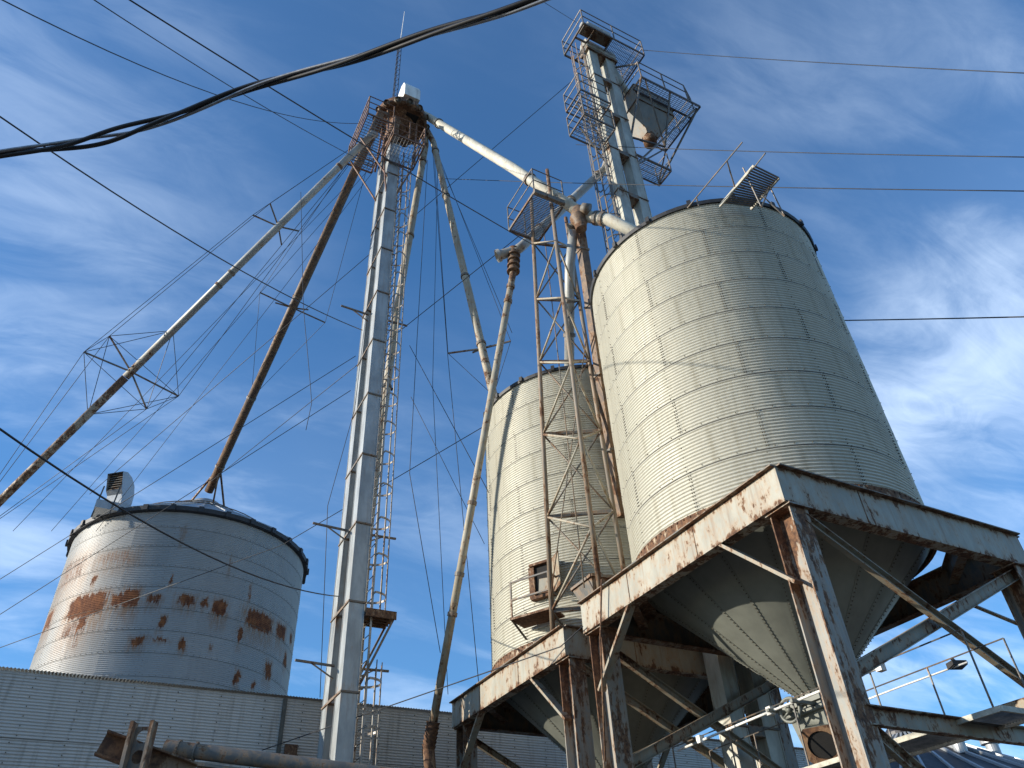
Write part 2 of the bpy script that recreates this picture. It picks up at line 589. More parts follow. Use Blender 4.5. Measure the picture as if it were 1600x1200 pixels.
# ------------------------------------------------------------------ steel support frames
def support_frame(u0, u1, v0, v1, zt, label, wide):
    root = thing('support_frame', label, 'steel frame', (u0, v0, 0))
    D = 0.60
    zb = zt - D

    def edge(p, q, inward, gm='beam'):
        """built-up edge girder: web plate on the outside, wide top flange, narrow bottom flange"""
        d = (Vector(q) - Vector(p)).normalized()
        n = Vector(inward)
        s_ = d.cross(Vector((0, 0, 1)))
        k = 1 if s_.dot(n) > 0 else -1
        b = MB()

        def pr(lst):
            pts = [(x * k, y) for x, y in lst]
            return pts if k > 0 else pts[::-1]
        b.prism(p, q, pr([(0, -D), (0.22, -D), (0.22, -D + .02), (0.02, -D + .02), (0.02, -.024), (0, -.024)]))
        o = b.build('girder', M[gm], root)
        b = MB()
        b.prism(p, q, pr([(-0.085, -.022), (0.20, -.022), (0.20, 0), (-0.085, 0)]))
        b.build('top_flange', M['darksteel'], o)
        Lh = (Vector(q) - Vector(p)).length
        for t in ((0.36, 0.71) if abs(d.y) > .5 else (0.30,)):
            b = MB()
            c = Vector(p) + d * (Lh * t)
            b.bar(c - n * 0.004 + Vector((0, 0, -D + .03)), c - n * 0.004 + Vector((0, 0, -0.03)), 0.012, 0.012, d)
            b.build('weld_seam', M['rust'], o)
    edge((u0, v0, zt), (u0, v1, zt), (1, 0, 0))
    edge((u1, v1, zt), (u1, v0, zt), (-1, 0, 0), 'darksteel')  # back girder coloured darker to stand in for shade
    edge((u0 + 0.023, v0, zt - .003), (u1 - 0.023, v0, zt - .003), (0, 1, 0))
    edge((u1 - 0.023, v1, zt - .003), (u0 + 0.023, v1, zt - .003), (0, -1, 0), 'darksteel')  # far end girder, shade put into its colour too
    for (cx, cy, ex, ey) in ((u0 + .2, v0 + .2, 1.5, 1.5), (u0 + .2, v1 - .2, 1.5, -1.5), (u1 - .2, v1 - .2, -1.5, -1.5)):  # plates added at three corners to block sky light from above
        b = MB()
        z_ = zt - .03
        t_ = [(cx, cy, z_), (cx + ex, cy, z_), (cx, cy + ey, z_)]
        b.add(t_ + [(x, y, z_ + .012) for x, y, z__ in t_], [(0, 2, 1), (3, 4, 5), (0, 1, 4, 3), (1, 2, 5, 4), (2, 0, 3, 5)])
        b.build('sky_block_plate', M['darksteel'], root)
    # columns
    w, d = 0.36, 0.40
    cu = (u0 + 0.10, u1 - 0.10 - w)
    cv = (v0 + 0.03, v1 - 0.03 - d)
    for a in cu:
        for b_ in cv:
            b = MB()
            cx, cy = a + w / 2, b_ + d / 2
            b.ibeam((cx, cy, 0.02), (cx, cy, zb - 0.03), d, w, 0.022, 0.016, (0, 1, 0))
            o = b.build('column', M['column'], root)
            b = MB()
            b.box((a - 0.05, b_ - 0.06, zb - 0.028), (a + w + 0.05, b_ + d + 0.04, zb - 0.003))
            b.build('cap_plate', M['column'], o)
            b = MB()
            b.box((a - 0.06, b_ - 0.06, 0), (a + w + 0.06, b_ + d + 0.06, 0.03))
            b.build('base_plate', M['darksteel'], o)

    def member(name, p, q, w_, h_, m, up=(0, 0, 1)):
        """channel section"""
        b = MB()
        t = 0.014
        b.prism(p, q, [(-w_ / 2, -h_ / 2), (w_ / 2, -h_ / 2), (w_ / 2, -h_ / 2 + t), (-w_ / 2 + t, -h_ / 2 + t), (-w_ / 2 + t, h_ / 2 - t), (w_ / 2, h_ / 2 - t), (w_ / 2, h_ / 2), (-w_ / 2, h_ / 2)], up)
        return b.build(name, m, root)
    # knee braces on the sunny side and its opposite
    for uu in (u0 + 0.09, u1 - 0.09):
        for s_ in (0, 1):
            vv = v0 + 0.30 if s_ == 0 else v1 - 0.30
            dv = 1 if s_ == 0 else -1
            b = MB()
            b.bar((uu, vv - dv * 0.05, zb - 1.12), (uu, vv + dv * 1.22, zb + 0.06), 0.05, 0.16, (1, 0, 0))
            b.v = [tuple(q) for q in b.v]
            b.build('knee_brace', M['brace'], root)
    # X bracing, struts on the two ends
    for i, vv in enumerate((v0 + 0.06, v1 - 0.06)):
        a, e = u0 + 0.42, u1 - 0.42
        k = 0.11 if i == 0 else -0.11
        member('cross_brace', (a - 0.05, vv, zb - 0.16), (e, vv, 4.22), 0.09, 0.15, M['brace'])
        member('cross_brace', (a, vv + k, 4.62), (e + 0.1, vv + k, zb - 0.12), 0.10, 0.19, M['brace'])
        member('strut', (u0 + 0.35, vv - 0.02, 4.09), (u1 - 0.3, vv - 0.02, 4.07), 0.10, 0.24, M['brace'])
        member('cross_brace', (a, vv + 0.02, 3.92), (e, vv + 0.02, 0.5), 0.09, 0.16, M['brace'])
        member('cross_brace', (a, vv + k, 0.5), (e, vv + k, 3.92), 0.09, 0.16, M['brace'])
    member('strut', (u1 - 0.25, v0 + 0.4, 4.9), (u1 - 0.25, v1 - 0.4, 4.9), 0.12, 0.26, M['brace'])
    # inner ring-beam corner pieces that carry the bin
    for (a, b_, c_, d_) in ((u0, v0 + 1.5, u0 + 1.5, v0), (u1, v0 + 1.5, u1 - 1.5, v0), (u0, v1 - 1.5, u0 + 1.5, v1), (u1, v1 - 1.5, u1 - 1.5, v1)):
        p, q = Vector((a, b_, zt - 0.2)), Vector((c_, d_, zt - 0.2))
        dd = (q - p).normalized()
        b = MB()
        b.ibeam(p + dd * 0.16, q - dd * 0.16, 0.34, 0.18)
        b.build('corner_beam', M['darksteel'], root)  # dark colour paints in the shade beneath the bin
    return root


support_frame(8.13, 13.80, 6.58, 12.02, 7.56, 'rust-streaked steel stand carrying the nearest cream silo', True)
support_frame(8.13, 13.80, 12.72, 18.10, 7.38, 'rust-streaked steel stand under the rear cream silo beside the shed', False)


# ------------------------------------------------------------------ discharge gate, catwalk, floodlight
def gate(c, z, label, wheel=True):
    root = thing('discharge_gate', label, 'hopper gate', (c[0], c[1], z))
    x, y = c
    b = MB()
    b.box((x - .34, y - .34, z - .03), (x + .34, y + .34, z + .03))
    b.box((x - .30, y - .30, z - .09), (x + .30, y + .30, z - .03))
    b.box((x - .33, y - .33, z - .14), (x + .33, y + .33, z - .09))
    b.build('slide_frame', M['hopper'], root)
    b = MB()
    t, w = z - .14, z - .62
    b.add([(x - .28, y - .28, t), (x + .28, y - .28, t), (x + .28, y + .28, t), (x - .28, y + .28, t),
           (x - .20, y - .26, w), (x + .24, y - .26, w), (x + .24, y + .22, w), (x - .20, y + .22, w)],
          [(0, 1, 5, 4), (1, 2, 6, 5), (2, 3, 7, 6), (3, 0, 4, 7), (4, 5, 6, 7)])
    b.build('throat', M['hopper'], root)
    # two spout outlets
    for (dx, dy, dz_, m, fm) in ((-.75, -.42, -.50, M['hopper'], M['rust']), (.35, -.75, -.55, M['hopper'], M['darksteel'])):
        b = MB()
        d = Vector((dx, dy, dz_)).normalized()
        p = Vector((x, y, z - .36)) + Vector((dx, dy, 0)).normalized() * .04
        q = p + d * .42
        b.bar(p, q - d * .01, .36, .36)
        o = b.build('outlet_spout', m, root)
        b = MB()
        e1 = d.cross(Vector((0, 0, 1))).normalized()
        e2 = e1.cross(d).normalized()
        n = 20
        ring = [q + e1 * (math.cos(2 * PI * i / n) * .175) + e2 * (math.sin(2 * PI * i / n) * .175) for i in range(n)]
        sq = []
        for i in range(n):
            a = 2 * PI * i / n
            k = .225 / max(abs(math.cos(a)), abs(math.sin(a)))
            sq.append(q + e1 * (math.cos(a) * k) + e2 * (math.sin(a) * k))
        b.add(ring + sq + [p_ + d * .02 for p_ in ring] + [p_ + d * .02 for p_ in sq],
              [(i + 2 * n, (i + 1) % n + 2 * n, (i + 1) % n + 3 * n, i + 3 * n) for i in range(n)] + [(i, i + n, (i + 1) % n + n, (i + 1) % n) for i in range(n)] + [(i + n, i + 3 * n, (i + 1) % n + 3 * n, (i + 1) % n + n) for i in range(n)])
        b.build('spout_flange', fm, o)
        b = MB()
        b.tube(q - d * .008, q + d * .004, .174, 20)
        b.build('spout_throat', M['black'], o)
    if wheel:
        b = MB()
        wc = Vector((x - .52, y + .02, z - .10))
        n = 24
        ax = Vector((-1, -.1, 0)).normalized()
        e1 = Vector((0, 0, 1))
        e2 = ax.cross(e1)
        b.path([wc + e1 * (.15 * math.cos(2 * PI * i / n)) + e2 * (.15 * math.sin(2 * PI * i / n)) for i in range(n + 1)], .022, 8, False)
        for i in range(3):
            a = 2 * PI * i / 3
            b.tube(wc, wc + (e1 * math.cos(a) + e2 * math.sin(a)) * .15, .014, 6)
        b.tube(wc - ax * .02, wc + ax * .05, .035, 10)
        b.build('handwheel', M['hopper'], root, True)
        b = MB()
        b.tube(wc, Vector((x + .3, y + .02, z - .10)), .02, 8)
        b.bar((x - .7, y + .22, z - .06), (x - .3, y + .22, z - .06), .04, .04)
        b.bar((x - .7, y - .2, z - .06), (x - .3, y - .2, z - .06), .04, .04)
        b.build('rack_rods', M['hopper'], root)
    for o in root.children_recursive:
        pass
    root.scale = (1.3, 1.3, 1.22)
    return root


gate(C1, 5.19, 'grey slide gate with handwheel and square rusty outlet under the nearest hopper')
gate(C2, 5.0, 'slide gate under the rear silo hopper, in deep shade', False)


def railing(root, pts, z, h, m, rails=(1.0, 0.52), step=1.2, r=0.02, closed=False, toe=False):
    P = [Vector((p[0], p[1], z)) for p in pts]
    if closed:
        P.append(P[0].copy())
    for k in rails:
        for i in range(len(P) - 1):
            b = MB()
            b.tube(P[i] + Vector((0, 0, h * k)), P[i + 1] + Vector((0, 0, h * k)), r, 6)
            b.build('rail', m, root)
    done = set()
    for i in range(len(P) - 1):
        L = (P[i + 1] - P[i]).length
        n = max(1, round(L / step))
        for j in range(n + 1):
            q = P[i].lerp(P[i + 1], j / n)
            key = (round(q.x, 2), round(q.y, 2))
            if key in done:
                continue
            done.add(key)
            b = MB()
            b.bar(q, q + Vector((0, 0, h)), r * 1.8, r * 1.8, (1, 0, 0))
            b.build('rail_post', m, root)


def grating(root, u0, u1, v0, v1, z, m, fm, along='v', pitch=0.06, frame=0.08):
    """bearing bars, cross rods and an edge frame"""
    b = MB()
    if along == 'v':
        n = int((u1 - u0) / pitch)
        for i in range(1, n):
            x = u0 + (u1 - u0) * i / n
            b.box((x - .006, v0, z - .035), (x + .006, v1, z))
        for i in range(1, int((v1 - v0) / .16)):
            y = v0 + i * .16
            b.box((u0, y - .006, z - .012), (u1, y + .006, z - .002))
    else:
        n = int((v1 - v0) / pitch)
        for i in range(1, n):
            y = v0 + (v1 - v0) * i / n
            b.box((u0, y - .006, z - .035), (u1, y + .006, z))
        for i in range(1, int((u1 - u0) / .16)):
            x = u0 + i * .16
            b.box((x - .006, v0, z - .012), (x + .006, v1, z - .002))
    o = b.build('floor_grating', m, root)
    for p, q in (((u0, v0), (u1, v0)), ((u1, v0), (u1, v1)), ((u1, v1), (u0, v1)), ((u0, v1), (u0, v0))):
        b = MB()
        b.bar((p[0], p[1], z - frame / 2), (q[0], q[1], z - frame / 2), .04, frame)
        b.build('floor_frame', fm, root)
    return o


cw = thing('catwalk', 'low steel catwalk with thin pipe rails running beneath the nearest hopper', 'catwalk', (10.6, 8, 0))
grating(cw, 10.24, 11.10, 6.02, 12.6, 4.20, M['grate'], M['concrete'], 'u', 0.045, 0.07)
railing(cw, [(10.22, 6.1), (10.22, 12.5)], 4.20, 1.0, M['railing'], (1.0,), 1.62, .011)
railing(cw, [(11.12, 6.1), (11.12, 12.5)], 4.20, 1.0, M['railing'], (1.0,), 1.35, .011)
for yy in (6.75, 9.3, 11.9):
    b = MB()
    b.bar((9.9, yy, 4.09), (11.4, yy, 4.09), .06, .06)
    b.build('bearer', M['darksteel'], cw)
for xx, yy in ((10.27, 12.3), (11.07, 12.3)):
    b = MB()
    b.bar((xx, yy, 0.0), (xx, yy, 4.12), .07, .07, (1, 0, 0))
    b.build('stanchion', M['railing'], cw)

cnd = thing('electrical_conduit', 'pale conduit pipe with junction boxes clipped along the catwalk rail', 'conduit', (10.18, 8, 5))
b = MB()
b.path([(10.17, 12.3, 5.10), (10.17, 10.4, 5.12), (10.17, 8.6, 5.13), (10.17, 7.4, 5.12)], .022, 8)
b.build('pipe', M['white'], cnd, True)
for yy in (11.6, 9.75, 7.45):
    b = MB()
    b.box((10.10, yy - .05, 5.06), (10.21, yy + .05, 5.19))
    b.build('junction_box', M['white'], cnd)
cnd2 = thing('electrical_conduit', 'thin pale conduit along the far catwalk rail feeding the floodlight', 'conduit', (11.14, 8, 5))
b = MB()
b.path([(11.15, 9.2, 5.08), (11.15, 8.0, 5.09), (11.14, 6.75, 5.08)], .014, 8)
b.build('pipe', M['white'], cnd2, True)

fp = at(1495, 1038, z=5.12)
fl = thing('floodlight', 'small black floodlight on the end of the catwalk rail', 'light', fp)
fx, fy, fz_ = fp
b = MB()
b.prism((fx - .11, fy + .04, fz_), (fx + .11, fy - .04, fz_), [(-.08, -.05), (.08, -.025), (.08, .035), (-.08, .035)])
b.build('housing', M['eave'], fl)
b = MB()
b.prism((fx - .09, fy + .033, fz_ - .008), (fx + .09, fy - .033, fz_ - .008), [(-.065, -.05), (.065, -.03), (.065, -.025), (-.065, -.045)])
b.build('lens', M['glass'], fl)
b = MB()
b.bar((fx, fy, fz_ + .03), (11.12, fy, 5.20), .04, .025)
b.build('bracket', M['railing'], fl)

# ------------------------------------------------------------------ hatch with small landing on the rear bin (parts of that bin)
HA = R(-150)
hn = Vector((math.cos(HA), math.sin(HA), 0))
ht = Vector((-math.sin(HA), math.cos(HA), 0))
hc = Vector((C2[0], C2[1], 0)) + hn * (RB + 0.02)


def hp(a, o, z):
    return hc + ht * a + hn * o + Vector((0, 0, z))


b = MB()
for a0, a1, z0, z1 in ((-.30, -.24, 8.62, 9.36), (.24, .30, 8.62, 9.36), (-.30, .30, 9.36, 9.42), (-.30, .30, 8.56, 8.62)):
    b.bar(hp((a0 + a1) / 2, .05, z0), hp((a0 + a1) / 2, .05, z1), a1 - a0, .14, ht) if a1 - a0 < .1 else b.bar(hp(a0, .05, (z0 + z1) / 2), hp(a1, .05, (z0 + z1) / 2), .14, z1 - z0)
hf = b.build('hatch_frame', M['rust'], bin2)
b = MB()
b.bar(hp(-.24, -.012, 8.99), hp(.24, -.012, 8.99), .08, .74)
b.build('hatch_opening', M['black'], hf)
b = MB()
b.bar(hp(-.10, .045, 8.86), hp(.16, .05, 8.83), .02, .34)
b.build('hatch_inner_plate', M['brace'], hf)
b = MB()
d0 = hp(.30, .10, 8.99)
b.bar(d0, d0 + (ht * .34 + hn * .30), .02, .80)
b.build('hatch_door', M['brace'], hf)
b = MB()
b.prism(hp(-.55, .34, 8.02), hp(.48, .34, 8.02), [(-.30, -.025), (.30, -.025), (.30, .025), (-.30, .025)])
ld = b.build('hatch_landing', M['rust'], bin2)
for p, q in (((-.52, .60, 8.04), (-.52, .60, 8.86)), ((.45, .60, 8.04), (.45, .60, 8.86)), ((-.52, .60, 8.86), (.45, .60, 8.86)), ((-.52, .60, 8.45), (.45, .60, 8.45)),
             ((.45, .60, 8.86), (.45, .05, 8.86)), ((.45, .60, 8.45), (.45, .05, 8.45)), ((-.52, .60, 8.0), (-.52, .03, 7.75)), ((.45, .60, 8.0), (.45, .03, 7.75))):
    b = MB()
    b.bar(hp(*p), hp(*q), .035, .035, ht)
    b.build('landing_rail', M['railing'], ld)

# roof walkway sticking up over the nearest bin (part of that bin)
b = MB()
w0, w1 = Vector((9.75, 7.2, 15.05)), Vector((9.55, 5.96, 15.0))
rp = [at(1130, 316, r=11.6), at(1178, 259, r=11.2), at(1217, 278, r=11.6), at(1178, 322, r=12.0)]


def lerp4(a, c):
    return rp[0].lerp(rp[1], c).lerp(rp[3].lerp(rp[2], c), a)


rw = MB()
for i in range(2):
    rw.bar(lerp4(i, -0.12), lerp4(i, 1.0), .035, .07)
rwo = rw.build('roof_walkway', M['concrete'], bin1)
for i in range(17):
    b = MB()
    b.bar(lerp4(0, i / 16), lerp4(1, i / 16), .03, .03)
    b.build('tread', M['railing'], rwo)
for p, q in (((1178, 262, 11.2), (1196, 239, 11.0)), ((1161, 262, 11.3), (1189, 322, 11.6)), ((1203, 292, 11.7), (1226, 338, 11.9)), ((1203, 292, 11.7), (1190, 324, 11.7)), ((1190, 305, 11.7), (1226, 338, 11.9)),
             ((1160, 222, 10.6), (1074, 325, 11.5)), ((1136, 252, 10.9), (1148, 292, 11.3)), ((1088, 308, 11.4), (1092, 322, 11.5))):
    b = MB()
    b.tube(at(p[0], p[1], r=p[2]), at(q[0], q[1], r=q[2]), .016, 6)
    b.build('handrail', M['railing'], rwo)

# ------------------------------------------------------------------ triangular pipe lattice mast between the bins
lm = thing('lattice_mast', 'rusty triangular pipe lattice mast with small platform between the two cream silos', 'mast', (8.3, 12.3, 7.6))
p1b, p1t = Vector((8.30, 13.40, 7.42)), Vector((8.30, 12.62, 20.9))
p2b, p2t = Vector((8.30, 11.55, 7.58)), Vector((8.30, 11.60, 21.1))
p3b, p3t = Vector((9.62, 12.40, 7.60)), Vector((9.35, 12.40, 20.3))
for p, q in ((p1b, p1t), (p2b, p2t), (p3b, p3t)):
    b = MB()
    b.tube(p, q, .055, 12)
    b.build('post', M['mastpost'], lm, True)


def on(p, q, z):
    return p.lerp(q, (z - p.z) / (q.z - p.z))


lev = [7.95, 10.12, 12.33, 14.55, 16.75, 18.95]
for i, z in enumerate(lev):
    b = MB()
    b.bar(on(p1b, p1t, z), on(p3b, p3t, z), .05, .09)
    b.build('cross_bar', M['darksteel'], lm)
for i in range(len(lev) - 1):
    zm = (lev[i] + lev[i + 1]) / 2
    for a, b_ in ((p1b, p1t), (p3b, p3t)):
        for z in (lev[i], lev[i + 1]):
            b = MB()
            b.tube(on(a, b_, z), on(p2b, p2t, zm), .028, 8)
            b.build('diagonal', M['mossypipe'], lm, True)
    b = MB()
    b.tube(on(p1b, p1t, lev[i]), on(p3b, p3t, lev[i + 1]), .022, 6)
    b.build('tie_rod', M['darksteel'], lm, True)
    b = MB()
    b.tube(on(p3b, p3t, lev[i]), on(p1b, p1t, lev[i + 1]), .022, 6)
    b.build('tie_rod', M['darksteel'], lm, True)
for p, q in (((8.25, 12.0, 7.9), (8.9, 13.0, 20.0)), ((8.25, 13.3, 8.2), (8.9, 11.6, 14.6))):
    b = MB()
    b.tube(p, q, .014, 6)
    b.build('tie_rod', M['darksteel'], lm, True)
grating(lm, 7.62, 8.62, 11.40, 12.95, 19.45, M['grate'], M['darksteel'], 'u', 0.055, .09)
railing(lm, [(8.62, 11.40), (7.62, 11.40), (7.62, 12.95), (8.2, 12.95)], 19.45, 1.05, M['railing'], (1.0, .5), 1.6, .017)
b = MB()
b.bar((7.6, 11.38, 19.40), (9.85, 11.32, 19.36), .10, .16)
b.build('outrigger', M['darksteel'], lm)
# transformer-like bin box by the mast foot
tray = thing('feed_tray', 'dark rusty sheet-metal tray wedged above the stand beside the mast foot', 'tray', (8.6, 12.2, 7.6))
b = MB()
b.add([(8.35, 11.85, 8.12), (9.0, 11.75, 8.12), (9.0, 12.6, 8.12), (8.35, 12.6, 8.12), (8.5, 12.05, 7.62), (8.85, 12.05, 7.62), (8.85, 12.4, 7.62), (8.5, 12.4, 7.62)],
      [(0, 1, 5, 4), (1, 2, 6, 5), (2, 3, 7, 6), (3, 0, 4, 7), (4, 5, 6, 7)])
b.build('chute', M['darksteel'], tray)
b = MB()
for p, q in (((8.35, 11.85, 8.12), (9.0, 11.75, 8.12)), ((9.0, 11.75, 8.12), (9.0, 12.6, 8.12)), ((9.0, 12.6, 8.12), (8.35, 12.6, 8.12)), ((8.35, 12.6, 8.12), (8.35, 11.85, 8.12))):
    b.bar(p, q, .06, .06)
b.build('rim', M['darksteel'], tray)


# ------------------------------------------------------------------ bucket elevators
def trunk(root, u0, u1, v0, v1, z0, joints, z1, m, edge):
    """rectangular trunking in flanged sections, each section a part"""
    zs = [z0] + [j for j in joints if z0 < j < z1] + [z1]
    for a, c in zip(zs[:-1], zs[1:]):
        b = MB()
        b.box((u0, v0, a + .025), (u1, v1, c - .025))
        # corner angles
        t = .035
        for x, y in ((u0, v0), (u1, v0), (u0, v1), (u1, v1)):
            b.box((x - t * .35, y - t * .35, a + .03), (x + t * .35, y + t * .35, c - .03))
        o = b.build('trunk_section', m, root)
        b = MB()
        f = edge
        b.box((u0 - f, v0 - f, c - .025), (u1 + f, v1 + f, c + .022))
        b.build('joint_flange', M['darksteel'], o)


def caged_ladder(root, p, out, z0, z1, hw=.21, rad=.38, hoop=.9, m=None, rungs=True, cage0=None, gap=None):
    """ladder whose cage bulges in direction out"""
    m = m or M['ladder']
    out = Vector(out).normalized()
    sd_ = Vector((-out.y, out.x, 0))
    p = Vector(p)
    for s_ in (-1, 1):
        b = MB()
        b.bar(p + sd_ * (hw * s_) + Vector((0, 0, z0)), p + sd_ * (hw * s_) + Vector((0, 0, z1)), .03, .05, out)
        b.build('ladder_rail', m, root)
    n = int((z1 - z0) / .305)
    b = MB()
    b.tube(Vector((-hw, 0, 0)), Vector((hw, 0, 0)), .012, 5)
    me = b.mesh('rung', m)
    ang = math.atan2(sd_.y, sd_.x)
    base = root.location
    for i in range(n):
        o = inst('rung', me, root, (p.x - base.x, p.y - base.y, z0 + .2 + i * .305 - base.z), ang)
    c0 = z0 + 2.2 if cage0 is None else cage0
    k = 12
    hz = []
    z = c0
    while z < z1 + .01:
        if gap is None or not (gap[0] < z < gap[1]):
            hz.append(z)
        z += hoop

    def cp(a):
        return p + out * (math.sin(a) * rad * 1.15 + .02) + sd_ * (math.cos(a) * rad)
    b = MB()
    pts = [cp(PI * i / k) for i in range(k + 1)]
    for i in range(k):
        b.bar(pts[i] - p, pts[i + 1] - p, .012, .055)
    b.bar(sd_ * hw, pts[0] - p, .012, .055)
    b.bar(-sd_ * hw, pts[-1] - p, .012, .055)
    me = b.mesh('cage_hoop', m)
    for z in hz:
        o = inst('cage_hoop', me, root, (p.x - base.x, p.y - base.y, z - base.z))
    for i in (1.5, 3.8, 6, 8.2, 10.5):
        q = cp(PI * i / k)
        segs = [(c0, z1)] if gap is None else [(c0, gap[0]), (gap[1], z1)]
        for a, c in segs:
            b = MB()
            b.bar(q + Vector((0, 0, a)), q + Vector((0, 0, c)), .012, .04, sd_)
            b.build('cage_strap', m, root)


# left (near) elevator with the distributor head
el = thing('bucket_elevator', 'tall twin-leg galvanised bucket elevator with caged ladder and round distributor on top', 'grain elevator', (5.35, 18.2, 0))
JZ = [7.22 + 2.147 * k for k in range(-3, 11)]
trunk(el, 5.16, 5.54, 17.60, 18.02, 0.3, JZ, 28.6, M['leg'], .03)
trunk(el, 5.16, 5.54, 18.62, 19.04, 0.3, JZ, 28.6, M['leg'], .03)
for z in JZ:
    if 1 < z < 28:
        b = MB()
        b.bar((5.145, 18.05, z), (5.145, 18.59, z), .03, .07)
        b.build('leg_tie', M['darksteel'], el)
        b = MB()
        b.bar((5.555, 18.05, z), (5.555, 18.59, z), .03, .07)
        b.build('leg_tie', M['darksteel'], el)
caged_ladder(el, (5.74, 17.86, 0), (1, .05, 0), 0.5, 28.2, .22, .36, 1.05, M['ladder'], True, 4.4, (8.0, 9.1))
b = MB()
b.box((5.56, 17.5, 9.12), (6.32, 18.2, 9.16))
for k in range(5):
    b.box((5.56, 17.5 + .16 * k, 9.02), (6.32, 17.54 + .16 * k, 9.12))
b.box((5.56, 17.46, 9.0), (6.34, 17.5, 9.2))
rp_ = b.build('rest_platform', M['rust'], el)
for vv in (17.52, 18.16):
    b = MB()
    b.bar((6.28, vv, 9.02), (5.56, vv, 7.4), .05, .05, (0, 1, 0))
    b.build('platform_brace', M['darksteel'], rp_)
# ladder stand-offs
for z in range(4, 27, 3):
    b = MB()
    b.bar((5.55, 17.86, z + .4), (5.74, 17.86, z + .4), .04, .04)
    b.build('ladder_bracket', M['ladder'], el)
# guy outriggers
for z, du in ((11.6, 0.0), (19.6, 0.0), (8.0, 0)):
    for s_ in (-1, 1):
        b = MB()
        x0 = 5.14 if s_ < 0 else 5.56
        b.bar((x0, 18.3, z), (x0 + s_ * .95, 18.3, z + .03), .05, .05)
        b.build('outrigger', M['darksteel'], el)
        b = MB()
        b.bar((x0, 18.3, z - .5 * 0.6), (x0 + s_ * .55, 18.3, z), .03, .03)
        b.build('outrigger', M['darksteel'], el)
# distributor head
DC = Vector((5.75, 18.3, 31.2))
b = MB()
b.lathe([(0.0, .62), (.55, .60), (.98, .40), (1.08, .34), (1.10, .0), (1.00, -.06), (.97, .05), (.80, -.02), (.45, -.30), (.32, -.42), (.0, -.42)], DC, 40)
dh = b.build('distributor', M['rust'], el, 'auto')
b = MB()
b.box((DC.x - .02, DC.y - .75, DC.z - .20), (DC.x + .52, DC.y - .33, DC.z - .185))
b.build('inspection_opening', M['black'], dh)
for k in range(14):
    a = R(-170 + k * 360 / 14)
    d = Vector((math.cos(a) * .75, math.sin(a) * .75, -.55)).normalized()
    p = DC + Vector((math.cos(a) * .92, math.sin(a) * .92, .16))
    b = MB()
    b.tube(p - d * .1, p + d * .30, .125, 14, None, False)
    b.tube(p - d * .1, p + d * .29, .11, 14, None, False)
    b.tube(p + d * .20, p + d * .25, .15, 14)
    o = b.build('outlet_stub', M['darksteel'], dh, True)
    b = MB()
    b.tube(p + d * .255, p + d * .27, .108, 14)
    b.build('stub_mouth', M['black'], o)
# elevator boot-head housing above
b = MB()
b.prism((5.45, 17.7, 31.7), (6.15, 17.7, 31.7), [(-.5, 0), (.5, 0), (.5, .7), (.32, 1.15), (0, 1.35), (-.35, 1.2), (-.5, .8)], (0, 0, 1))
b.build('head_hood', M['white'], el)
b = MB()
b.box((5.2, 17.75, 28.6), (5.50, 18.95, 30.7))
b.build('head_casing', M['rust'], el)
b = MB()
b.tube((5.42, 18.3, 30.6), (5.75, 18.3, 31.2), .34, 16, .42)
b.build('head_spout', M['rust'], el, True)
# rusty basket platforms below the head
grating(el, 4.88, 6.12, 16.35, 17.56, 27.25, M['grate'], M['rustred'], 'v', .12, .08)
railing(el, [(4.88, 17.5), (4.88, 16.35), (6.12, 16.35), (6.12, 17.6)], 27.25, 1.15, M['rustred'], (1.0, .66, .33), .62, .022)
grating(el, 3.85, 4.86, 16.5, 19.0, 28.1, M['grate'], M['rustred'], 'u', .12, .08)
railing(el, [(4.86, 16.5), (3.85, 16.5), (3.85, 19.0), (4.9, 19.0)], 28.1, 1.15, M['rustred'], (1.0, .66, .33), 1.25, .022)
for p, q in (((4.9, 17.5, 27.2), (5.16, 17.62, 25.4)), ((6.08, 17.5, 27.2), (5.54, 17.62, 25.4)), ((3.95, 17.6, 28.0), (5.16, 17.62, 26.3)), ((3.95, 18.8, 28.0), (5.16, 18.9, 26.3))):
    b = MB()
    b.bar(p, q, .05, .05)
    b.build('platform_brace', M['rustred'], el)
for p, q in (((4.95, 17.3, 28.1), (5.0, 17.9, 31.2)), ((6.3, 17.9, 28.1), (6.3, 17.9, 31.2)), ((5.0, 18.9, 28.1), (5.1, 18.8, 31.2))):
    b = MB()
    b.bar(p, q, .07, .07)
    b.build('head_strut', M['rustred'], el)

# antenna mast on the head
an = thing('antenna_mast', 'thin lattice antenna mast with whip rising above the round distributor', 'antenna', (5.35, 18.3, 31.8))
am = Vector((5.35, 18.3, 0))
legs = [Vector((.13 * math.cos(2 * PI * i / 3), .13 * math.sin(2 * PI * i / 3), 0)) for i in range(3)]
for q in legs:
    b = MB()
    b.tube(am + q + Vector((0, 0, 30.8)), am + q * .75 + Vector((.02, 0, 37.3)), .016, 6)
    b.build('mast_leg', M['wire'], an, True)
for k in range(14):
    z = 31.6 + k * .42
    for i in range(3):
        b = MB()
        b.tube(am + legs[i] * .9 + Vector((0, 0, z)), am + legs[(i + 1) % 3] * .9 + Vector((0, 0, z + .42)), .010, 5)
        b.build('lacing', M['wire'], an)
b = MB()
b.tube(am + Vector((.02, 0, 36.9)), am + Vector((.12, 0, 41.0)), .026, 8, .014)
b.build('whip', M['white'], an, True)

